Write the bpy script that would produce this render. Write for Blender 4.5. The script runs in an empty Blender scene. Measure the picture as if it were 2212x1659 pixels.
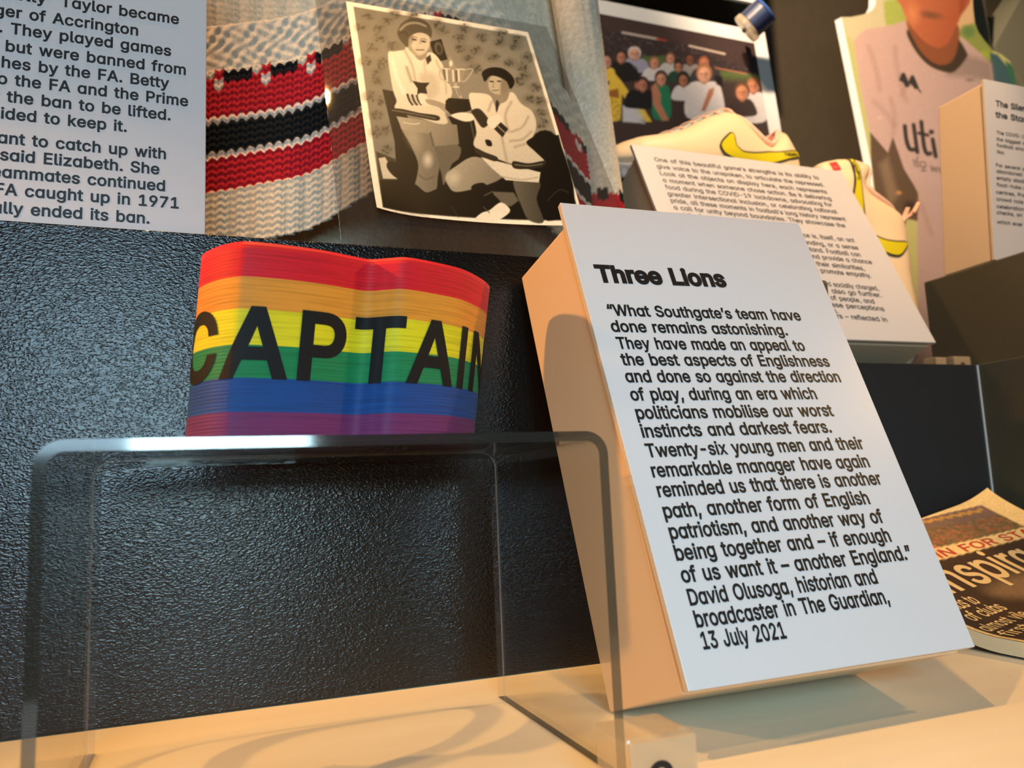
import bpy, bmesh, math, random
import numpy as np
from mathutils import Vector, Matrix
from mathutils.geometry import delaunay_2d_cdt

random.seed(7)
rng = np.random.default_rng(7)
S = bpy.context.scene
COL = S.collection
PI = math.pi

# ------------------------------------------------------------------ camera
# X runs along the display risers, Y goes into the case, Z is up; metres
CAM_LOC = Vector((0.0, 0.0, 0.10))
PITCH, ROLL, YAW = math.radians(7.607), math.radians(-2.468), math.radians(20.821)
fw = Vector((math.sin(YAW) * math.cos(PITCH), math.cos(YAW) * math.cos(PITCH), math.sin(PITCH)))
rt = Vector((math.cos(YAW), -math.sin(YAW), 0))
up = rt.cross(fw)
rt2 = rt * math.cos(ROLL) + up * math.sin(ROLL)
up2 = -rt * math.sin(ROLL) + up * math.cos(ROLL)
cam_data = bpy.data.cameras.new('camera')
cam = bpy.data.objects.new('camera', cam_data)
COL.objects.link(cam)
M = Matrix((rt2, up2, -fw)).transposed().to_4x4()
M.translation = CAM_LOC
cam.matrix_world = M
cam_data.sensor_width = 36.0
cam_data.lens = 1712.25 / 2212 * 36.0
cam_data.clip_start = 0.01
cam_data.clip_end = 50
cam_data.dof.use_dof = True
cam_data.dof.focus_distance = 0.40
cam_data.dof.aperture_fstop = 13.0
S.camera = cam

# ------------------------------------------------------------------ world, lights, exposure
world = bpy.data.worlds.new('gallery_gloom')
S.world = world
world.use_nodes = True
world.node_tree.nodes['Background'].inputs[0].default_value = (0.06, 0.05, 0.04, 1)
world.node_tree.nodes['Background'].inputs[1].default_value = 0.5
S.view_settings.view_transform = 'Standard'
S.view_settings.look = 'None'
S.view_settings.gamma = 1.0
S.view_settings.use_curve_mapping = False
S.view_settings.exposure = 0.0


def aim(o, target):
    d = Vector(target) - o.location
    o.rotation_euler = d.to_track_quat('-Z', 'Y').to_euler()


def spot(name, loc, target, power, color, angle, blend=0.4, radius=0.02):
    l = bpy.data.lights.new(name, 'SPOT')
    l.energy = power; l.color = color; l.spot_size = math.radians(angle); l.spot_blend = blend
    l.shadow_soft_size = radius
    o = bpy.data.objects.new(name, l); COL.objects.link(o); o.location = loc; aim(o, target)
    return o


def area(name, loc, target, power, color, sx, sy):
    l = bpy.data.lights.new(name, 'AREA')
    l.shape = 'RECTANGLE'; l.size = sx; l.size_y = sy; l.energy = power; l.color = color
    o = bpy.data.objects.new(name, l); COL.objects.link(o); o.location = loc; aim(o, target)
    return o


WARM = (1.0, 0.52, 0.15)
SOFTWARM = (1.0, 0.66, 0.36)
COOL = (0.52, 0.80, 1.0)
CYAN = (0.18, 0.72, 1.0)
spot('lamp_over_armband', (-0.06, 0.40, 0.95), (0.08, 0.27, 0.0), 14.5, WARM, 60, 0.6, 0.010)
spot('lamp_over_stand', (0.14, 0.38, 1.00), (0.12, 0.27, 0.0), 14.5, WARM, 60, 0.6, 0.010)
spot('lamp_left', (-0.55, 0.335, 0.42), (0.20, 0.30, 0.06), 16.0, (1.0, 0.46, 0.11), 38, 0.5, 0.012)
spot('lamp_right', (0.90, 0.15, 0.50), (0.30, 0.22, 0.0), 9.5, WARM, 60, 0.5, 0.02)
spot('lamp_front', (0.60, 0.25, 1.05), (0.60, 0.66, 0.34), 40.0, SOFTWARM, 48, 0.6, 0.02)
spot('lamp_back', (0.15, 0.35, 1.30), (1.25, 1.00, 0.80), 150.0, (1.0, 0.74, 0.50), 44, 0.7, 0.03)
spot('lamp_team', (0.30, 0.45, 1.25), (0.70, 1.00, 0.68), 18.0, (1.0, 0.76, 0.54), 36, 0.7, 0.03)
spot('lamp_far_left', (-0.25, 0.40, 0.80), (0.76, 0.60, 0.40), 11.0, WARM, 24, 0.6, 0.02)
spot('lamp_jumper', (0.12, 0.30, 1.00), (0.15, 0.58, 0.40), 3.3, (1.0, 0.84, 0.66), 36, 0.7, 0.02)
spot('fill_jumper_left', (-0.25, 0.46, 0.85), (0.08, 0.60, 0.42), 7.5, (1.0, 0.56, 0.28), 34, 0.7, 0.02)  # added fill light, warms the jumper from the left; stands for no fitting
area('gallery_screen', (-0.22, -0.80, 0.36), (0.0, 0.40, 0.16), 6.8, COOL, 0.44, 0.36)
area('gallery_strip', (0.015, -0.78, 0.19), (0.015, 0.26, 0.12), 2.2, (0.6, 0.92, 1.0), 0.26, 0.05)
spot('gallery_glow', (-0.02, -0.45, 0.33), (0.27, 0.33, 0.02), 9.5, CYAN, 42, 0.8, 0.08)


# ------------------------------------------------------------------ helpers: objects
def lin(c):
    c = np.asarray(c, float) / 255.0
    return np.where(c <= 0.04045, c / 12.92, ((c + 0.055) / 1.055) ** 2.4)


def L4(r, g, b):
    v = lin((r, g, b)); return (float(v[0]), float(v[1]), float(v[2]), 1.0)


def mesh_obj(name, verts, faces, mats, parent=None, smooth=False, mat_idx=None):
    me = bpy.data.meshes.new(name)
    me.from_pydata([tuple(v) for v in verts], [], [tuple(f) for f in faces])
    for m in (mats if isinstance(mats, (list, tuple)) else [mats]):
        me.materials.append(m)
    if mat_idx is not None:
        me.polygons.foreach_set('material_index', np.asarray(mat_idx, dtype=np.int32))
    if smooth:
        me.polygons.foreach_set('use_smooth', np.ones(len(me.polygons), dtype=bool))
    me.update()
    o = bpy.data.objects.new(name, me); COL.objects.link(o)
    if parent is not None:
        o.parent = parent
        o.matrix_parent_inverse = Matrix.Translation(-parent.location)
    return o


def thing(name, label, cat, loc, group=None):
    o = bpy.data.objects.new(name, None); COL.objects.link(o)
    o.location = loc; o.empty_display_size = 0.02
    return tag(o, label, cat, group)


def tag(o, label, cat, group=None):
    o['label'] = label; o['category'] = cat
    if group: o['group'] = group
    return o


def structure(o):
    o['kind'] = 'structure'; return o


def bevel(o, w=0.001, seg=2, angle=35):
    m = o.modifiers.new('bevel', 'BEVEL'); m.width = w; m.segments = seg
    m.limit_method = 'ANGLE'; m.angle_limit = math.radians(angle); m.harden_normals = False
    return o


def box_vf(x0, x1, y0, y1, z0, z1):
    v = [(x0, y0, z0), (x1, y0, z0), (x1, y1, z0), (x0, y1, z0), (x0, y0, z1), (x1, y0, z1), (x1, y1, z1), (x0, y1, z1)]
    f = [(3, 2, 1, 0), (4, 5, 6, 7), (0, 1, 5, 4), (1, 2, 6, 5), (2, 3, 7, 6), (3, 0, 4, 7)]
    return v, f


def box(name, x0, x1, y0, y1, z0, z1, mat, parent=None, bev=0.0008):
    v, f = box_vf(x0, x1, y0, y1, z0, z1)
    o = mesh_obj(name, v, f, mat, parent)
    if bev: bevel(o, bev)
    return o


def slab(name, quad, thick, mat, parent=None, bev=0.0004):
    """a flat board: quad = front face corners (counter-clockwise seen from the front), thickness behind it"""
    q = [Vector(p) for p in quad]
    n = (q[1] - q[0]).cross(q[3] - q[0]).normalized()
    v = q + [p - n * thick for p in q]
    f = [(0, 1, 2, 3), (7, 6, 5, 4), (0, 4, 5, 1), (1, 5, 6, 2), (2, 6, 7, 3), (3, 7, 4, 0)]
    o = mesh_obj(name, v, f, mat, parent)
    if bev: bevel(o, bev)
    return o


def prism_x(name, poly_yz, x0, x1, mat, parent=None, bev=0.0008):
    n = len(poly_yz)
    v = [(x0, y, z) for y, z in poly_yz] + [(x1, y, z) for y, z in poly_yz]
    f = [tuple(range(n)), tuple(range(2 * n - 1, n - 1, -1))]
    for i in range(n):
        j = (i + 1) % n
        f.append((i, i + n, j + n, j))
    o = mesh_obj(name, v, f, mat, parent)
    bm = bmesh.new(); bm.from_mesh(o.data); bmesh.ops.recalc_face_normals(bm, faces=bm.faces); bm.to_mesh(o.data); bm.free()
    if bev: bevel(o, bev)
    return o


def tube_vf(pts, rad, seg=10):
    P = [Vector(p) for p in pts]; V = []; F = []
    R = rad if isinstance(rad, (list, tuple)) else [rad] * len(P)
    prev = None
    for i, p in enumerate(P):
        t = (P[min(i + 1, len(P) - 1)] - P[max(i - 1, 0)]).normalized()
        a = prev if prev is not None else (Vector((0, 0, 1)) if abs(t.z) < 0.9 else Vector((0, 1, 0)))
        u = (a - t * a.dot(t)).normalized(); w = t.cross(u); prev = u
        for k in range(seg):
            an = 2 * PI * k / seg
            V.append(p + (u * math.cos(an) + w * math.sin(an)) * R[i])
    for i in range(len(P) - 1):
        for k in range(seg):
            k2 = (k + 1) % seg
            F.append((i * seg + k, i * seg + k2, (i + 1) * seg + k2, (i + 1) * seg + k))
    F.append(tuple(range(seg - 1, -1, -1))); F.append(tuple((len(P) - 1) * seg + k for k in range(seg)))
    return V, F


def spline(pts, n=6, closed=True):
    """Catmull-Rom through the points"""
    P = [np.array(p, float) for p in pts]; out = []; N = len(P)
    rngi = range(N) if closed else range(N - 1)
    for i in rngi:
        if closed: a, b, c, d = P[i - 1], P[i], P[(i + 1) % N], P[(i + 2) % N]
        else: a, b, c, d = P[max(i - 1, 0)], P[i], P[i + 1], P[min(i + 2, N - 1)]
        for k in range(n):
            t = k / n
            out.append(0.5 * ((2 * b) + (-a + c) * t + (2 * a - 5 * b + 4 * c - d) * t * t + (-a + 3 * b - 3 * c + d) * t ** 3))
    if not closed: out.append(P[-1])
    return out


# ------------------------------------------------------------------ helpers: materials
def new_mat(name):
    m = bpy.data.materials.new(name); m.use_nodes = True
    nt = m.node_tree; b = nt.nodes['Principled BSDF']
    return m, nt, b


def mat_plain(name, rgb, rough=0.5, spec=0.5, bump=0.0, scale=300.0, var=0.0, coat=0.0, sheen=0.0):
    m, nt, b = new_mat(name)
    b.inputs['Base Color'].default_value = L4(*rgb)
    b.inputs['Roughness'].default_value = rough
    b.inputs['Specular IOR Level'].default_value = spec
    b.inputs['Coat Weight'].default_value = coat
    b.inputs['Coat Roughness'].default_value = 0.05
    b.inputs['Sheen Weight'].default_value = sheen
    tc = nt.nodes.new('ShaderNodeTexCoord')
    if bump or var:
        nz = nt.nodes.new('ShaderNodeTexNoise'); nz.inputs['Scale'].default_value = scale; nz.inputs['Detail'].default_value = 3
        nt.links.new(tc.outputs['Object'], nz.inputs['Vector'])
    if bump:
        bp = nt.nodes.new('ShaderNodeBump'); bp.inputs['Strength'].default_value = bump; bp.inputs['Distance'].default_value = 0.0006
        nt.links.new(nz.outputs['Fac'], bp.inputs['Height']); nt.links.new(bp.outputs['Normal'], b.inputs['Normal'])
    if var:
        mx = nt.nodes.new('ShaderNodeMixRGB'); mx.blend_type = 'MULTIPLY'
        mx.inputs[1].default_value = L4(*rgb); mx.inputs[2].default_value = (1 - var, 1 - var, 1 - var, 1)
        nt.links.new(nz.outputs['Fac'], mx.inputs[0]); nt.links.new(mx.outputs[0], b.inputs['Base Color'])
    return m


def mat_shelf():
    m, nt, b = new_mat('cream_painted_shelf')
    tc = nt.nodes.new('ShaderNodeTexCoord')
    n1 = nt.nodes.new('ShaderNodeTexNoise'); n1.inputs['Scale'].default_value = 9; n1.inputs['Detail'].default_value = 6
    n2 = nt.nodes.new('ShaderNodeTexNoise'); n2.inputs['Scale'].default_value = 170; n2.inputs['Detail'].default_value = 3
    mp = nt.nodes.new('ShaderNodeMapping'); mp.inputs['Scale'].default_value = (0.25, 2.0, 1)
    nt.links.new(tc.outputs['Object'], mp.inputs[0]); nt.links.new(mp.outputs[0], n1.inputs['Vector'])
    nt.links.new(tc.outputs['Object'], n2.inputs['Vector'])
    cr = nt.nodes.new('ShaderNodeValToRGB')
    cr.color_ramp.elements[0].position = 0.3; cr.color_ramp.elements[0].color = L4(222, 210, 184)
    cr.color_ramp.elements[1].position = 0.7; cr.color_ramp.elements[1].color = L4(236, 226, 203)
    nt.links.new(n1.outputs['Fac'], cr.inputs[0])
    sp = nt.nodes.new('ShaderNodeValToRGB')          # a few dark specks and scuffs
    sp.color_ramp.elements[0].position = 0.20; sp.color_ramp.elements[0].color = (0.55, 0.5, 0.42, 1)
    sp.color_ramp.elements[1].position = 0.25; sp.color_ramp.elements[1].color = (1, 1, 1, 1)
    nt.links.new(n2.outputs['Fac'], sp.inputs[0])
    mx = nt.nodes.new('ShaderNodeMixRGB'); mx.blend_type = 'MULTIPLY'; mx.inputs[0].default_value = 1
    nt.links.new(cr.outputs[0], mx.inputs[1]); nt.links.new(sp.outputs[0], mx.inputs[2])
    nt.links.new(mx.outputs[0], b.inputs['Base Color'])
    b.inputs['Roughness'].default_value = 0.45
    bp = nt.nodes.new('ShaderNodeBump'); bp.inputs['Strength'].default_value = 0.05; bp.inputs['Distance'].default_value = 0.0005
    nt.links.new(n2.outputs['Fac'], bp.inputs['Height']); nt.links.new(bp.outputs['Normal'], b.inputs['Normal'])
    return m


def mat_pebbled():
    m, nt, b = new_mat('black_pebbled_plastic')
    b.inputs['Base Color'].default_value = L4(19, 14, 10)
    b.inputs['Roughness'].default_value = 0.22
    b.inputs['Specular IOR Level'].default_value = 0.42
    tc = nt.nodes.new('ShaderNodeTexCoord')
    mp = nt.nodes.new('ShaderNodeMapping'); mp.inputs['Scale'].default_value = (0.8, 1, 1.3)
    nt.links.new(tc.outputs['Object'], mp.inputs[0])
    w = nt.nodes.new('ShaderNodeTexNoise'); w.inputs['Scale'].default_value = 420; w.inputs['Detail'].default_value = 1
    nt.links.new(mp.outputs[0], w.inputs['Vector'])
    va = nt.nodes.new('ShaderNodeVectorMath'); va.operation = 'MULTIPLY_ADD'; va.inputs[1].default_value = (0.003, 0.003, 0.003)
    nt.links.new(w.outputs['Color'], va.inputs[0]); nt.links.new(mp.outputs[0], va.inputs[2])
    v = nt.nodes.new('ShaderNodeTexVoronoi'); v.feature = 'SMOOTH_F1'; v.inputs['Scale'].default_value = 820
    v.inputs['Smoothness'].default_value = 0.6
    nt.links.new(va.outputs[0], v.inputs['Vector'])
    bp = nt.nodes.new('ShaderNodeBump'); bp.inputs['Strength'].default_value = 0.34; bp.inputs['Distance'].default_value = 0.0005
    nt.links.new(v.outputs['Distance'], bp.inputs['Height']); nt.links.new(bp.outputs['Normal'], b.inputs['Normal'])
    return m


def mat_acrylic(name, tint, rough=0.02, body=0.0, body_col=(0.8, 0.8, 0.8, 1), refl=1.0):
    """clear sheet: straight-through transparency with a Fresnel mirror coat; body > 0 adds a milky part"""
    m = bpy.data.materials.new(name); m.use_nodes = True; nt = m.node_tree
    nt.nodes.clear()
    out = nt.nodes.new('ShaderNodeOutputMaterial')
    tr = nt.nodes.new('ShaderNodeBsdfTransparent'); tr.inputs[0].default_value = (*tint, 1)
    gl = nt.nodes.new('ShaderNodeBsdfGlossy'); gl.inputs['Roughness'].default_value = rough
    fr = nt.nodes.new('ShaderNodeFresnel')
    ge = nt.nodes.new('ShaderNodeNewGeometry'); io = nt.nodes.new('ShaderNodeMapRange')      # same mirror strength on both faces of the sheet
    io.inputs[3].default_value = 1.49; io.inputs[4].default_value = 1 / 1.49
    nt.links.new(ge.outputs['Backfacing'], io.inputs[0]); nt.links.new(io.outputs[0], fr.inputs[0])
    src = tr
    if body:
        df = nt.nodes.new('ShaderNodeBsdfDiffuse'); df.inputs[0].default_value = body_col
        tl = nt.nodes.new('ShaderNodeBsdfTranslucent'); tl.inputs[0].default_value = body_col
        ad = nt.nodes.new('ShaderNodeMixShader'); ad.inputs[0].default_value = 0.5
        nt.links.new(df.outputs[0], ad.inputs[1]); nt.links.new(tl.outputs[0], ad.inputs[2])
        mx0 = nt.nodes.new('ShaderNodeMixShader'); mx0.inputs[0].default_value = body
        nt.links.new(tr.outputs[0], mx0.inputs[1]); nt.links.new(ad.outputs[0], mx0.inputs[2]); src = mx0
    ml = nt.nodes.new('ShaderNodeMath'); ml.operation = 'MULTIPLY'; ml.inputs[1].default_value = refl
    nt.links.new(fr.outputs[0], ml.inputs[0])
    mx = nt.nodes.new('ShaderNodeMixShader')
    nt.links.new(ml.outputs[0], mx.inputs[0]); nt.links.new(src.outputs[0], mx.inputs[1]); nt.links.new(gl.outputs[0], mx.inputs[2])
    nt.links.new(mx.outputs[0], out.inputs[0])
    return m


def mat_print(name, rough=0.45, spec=0.4, coat=0.0, bump=0.0):
    m, nt, b = new_mat(name)
    at = nt.nodes.new('ShaderNodeAttribute'); at.attribute_name = 'Col'
    nt.links.new(at.outputs['Color'], b.inputs['Base Color'])
    b.inputs['Roughness'].default_value = rough; b.inputs['Specular IOR Level'].default_value = spec
    b.inputs['Coat Weight'].default_value = coat; b.inputs['Coat Roughness'].default_value = 0.06
    if bump:
        tc = nt.nodes.new('ShaderNodeTexCoord'); nz = nt.nodes.new('ShaderNodeTexNoise'); nz.inputs['Scale'].default_value = 1500
        nt.links.new(tc.outputs['Object'], nz.inputs['Vector'])
        bp = nt.nodes.new('ShaderNodeBump'); bp.inputs['Strength'].default_value = bump; bp.inputs['Distance'].default_value = 0.0005
        nt.links.new(nz.outputs['Fac'], bp.inputs['Height']); nt.links.new(bp.outputs['Normal'], b.inputs['Normal'])
    return m


def mat_armband():
    m, nt, b = new_mat('striped_elastic')
    uv = nt.nodes.new('ShaderNodeUVMap'); uv.uv_map = 'UVMap'
    sp = nt.nodes.new('ShaderNodeSeparateXYZ'); nt.links.new(uv.outputs[0], sp.inputs[0])
    cr = nt.nodes.new('ShaderNodeValToRGB'); cr.color_ramp.interpolation = 'CONSTANT'
    cols = [(0.0, (112, 44, 96)), (0.163, (20, 70, 138)), (0.328, (22, 128, 76)), (0.487, (238, 214, 28)), (0.663, (240, 150, 48)), (0.822, (226, 24, 40))]
    e = cr.color_ramp.elements
    while len(e) < len(cols): e.new(0.5)
    for el, (p, c) in zip(e, cols): el.position = p; el.color = L4(*c)
    nt.links.new(sp.outputs[1], cr.inputs[0])
    mp = nt.nodes.new('ShaderNodeMapping'); mp.inputs['Scale'].default_value = (2.0, 62.0, 1)
    nt.links.new(uv.outputs[0], mp.inputs[0])
    nz = nt.nodes.new('ShaderNodeTexNoise'); nz.inputs['Scale'].default_value = 1.0; nz.inputs['Detail'].default_value = 4
    nt.links.new(mp.outputs[0], nz.inputs['Vector'])
    mx = nt.nodes.new('ShaderNodeMixRGB'); mx.blend_type = 'MULTIPLY'; mx.inputs[2].default_value = (0.66, 0.66, 0.66, 1)
    rr = nt.nodes.new('ShaderNodeMapRange'); rr.inputs[1].default_value = 0.45; rr.inputs[2].default_value = 0.75
    nt.links.new(nz.outputs['Fac'], rr.inputs[0]); nt.links.new(rr.outputs[0], mx.inputs[0])
    nt.links.new(cr.outputs[0], mx.inputs[1]); nt.links.new(mx.outputs[0], b.inputs['Base Color'])
    wv = nt.nodes.new('ShaderNodeTexWave'); wv.bands_direction = 'Y'; wv.inputs['Scale'].default_value = 18.0; wv.inputs['Distortion'].default_value = 0.4
    nt.links.new(uv.outputs[0], wv.inputs['Vector'])
    ad = nt.nodes.new('ShaderNodeMath'); ad.operation = 'ADD'
    nt.links.new(wv.outputs['Fac'], ad.inputs[0]); nt.links.new(nz.outputs['Fac'], ad.inputs[1])
    bp = nt.nodes.new('ShaderNodeBump'); bp.inputs['Strength'].default_value = 0.22; bp.inputs['Distance'].default_value = 0.0004
    nt.links.new(ad.outputs[0], bp.inputs['Height']); nt.links.new(bp.outputs['Normal'], b.inputs['Normal'])
    b.inputs['Roughness'].default_value = 0.6; b.inputs['Specular IOR Level'].default_value = 0.3
    b.inputs['Sheen Weight'].default_value = 0.04
    return m


MT = {}
MT['shelf'] = mat_shelf()
MT['pebbled'] = mat_pebbled()
MT['black_satin'] = mat_plain('black_satin_board', (40, 40, 42), 0.42, 0.5, 0.05, 500)
MT['olive_dark'] = mat_plain('dark_olive_board', (84, 78, 62), 0.5, 0.4, 0.05, 400, 0.2)
MT['wall'] = mat_plain('dark_grey_wall', (74, 65, 51), 0.7, 0.3, 0.05, 60, 0.25)
MT['white_face'] = mat_plain('white_printed_face', (206, 202, 205), 0.35, 0.5)
MT['block_side'] = mat_plain('white_card_body', (226, 194, 158), 0.5, 0.4, 0.10, 700)
MT['board_edge'] = mat_plain('speckled_board_edge', (224, 205, 182), 0.6, 0.3, 0.5, 1600, 0.25)
MT['ink'] = mat_plain('black_ink', (22, 21, 22), 0.45, 0.35)
MT['grey_ink'] = mat_plain('grey_ink', (96, 92, 90), 0.5, 0.3)
MT['red_ink'] = mat_plain('red_ink', (190, 70, 50), 0.5, 0.3)
MT['cream_ink'] = mat_plain('cream_ink', (226, 196, 140), 0.5, 0.3)
MT['clear'] = mat_acrylic('clear_acrylic', (0.955, 0.965, 0.96), 0.015)
MT['clear_edge'] = mat_acrylic('clear_acrylic_edge', (0.50, 0.53, 0.50), 0.07, 0.5, (0.05, 0.055, 0.05, 1), 1.3)
MT['clear_back_edge'] = mat_acrylic('clear_acrylic_back_edge', (0.90, 0.90, 0.88), 0.06, 0.30, (0.9, 0.86, 0.8, 1), 1.0)
MT['holder'] = mat_acrylic('clear_holder_sheet', (0.86, 0.85, 0.84), 0.02, 0.04, (0.6, 0.55, 0.5, 1))
MT['frosted'] = mat_acrylic('frosted_clear_block', (0.97, 0.93, 0.86), 0.12, 0.22, (0.9, 0.76, 0.56, 1))
MT['number_plate'] = mat_acrylic('milky_number_plate', (0.95, 0.90, 0.80), 0.2, 0.5, (0.86, 0.70, 0.50, 1))
MT['armband'] = mat_armband()
MT['dark_grey'] = mat_plain('dark_grey_metal', (58, 56, 56), 0.45, 0.5)
MT['print_gloss'] = mat_print('glossy_photo_print', 0.5, 0.12, 0.08)
MT['print_matt'] = mat_print('matt_print', 0.6, 0.3)
MT['wool'] = mat_print('knitted_wool', 0.9, 0.15, 0.0, 0.3)
MT['paper_edge'] = mat_plain('cream_paper', (224, 208, 172), 0.6, 0.3)
MT['white_board'] = mat_plain('white_mount_board', (214, 214, 212), 0.6, 0.3)


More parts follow.
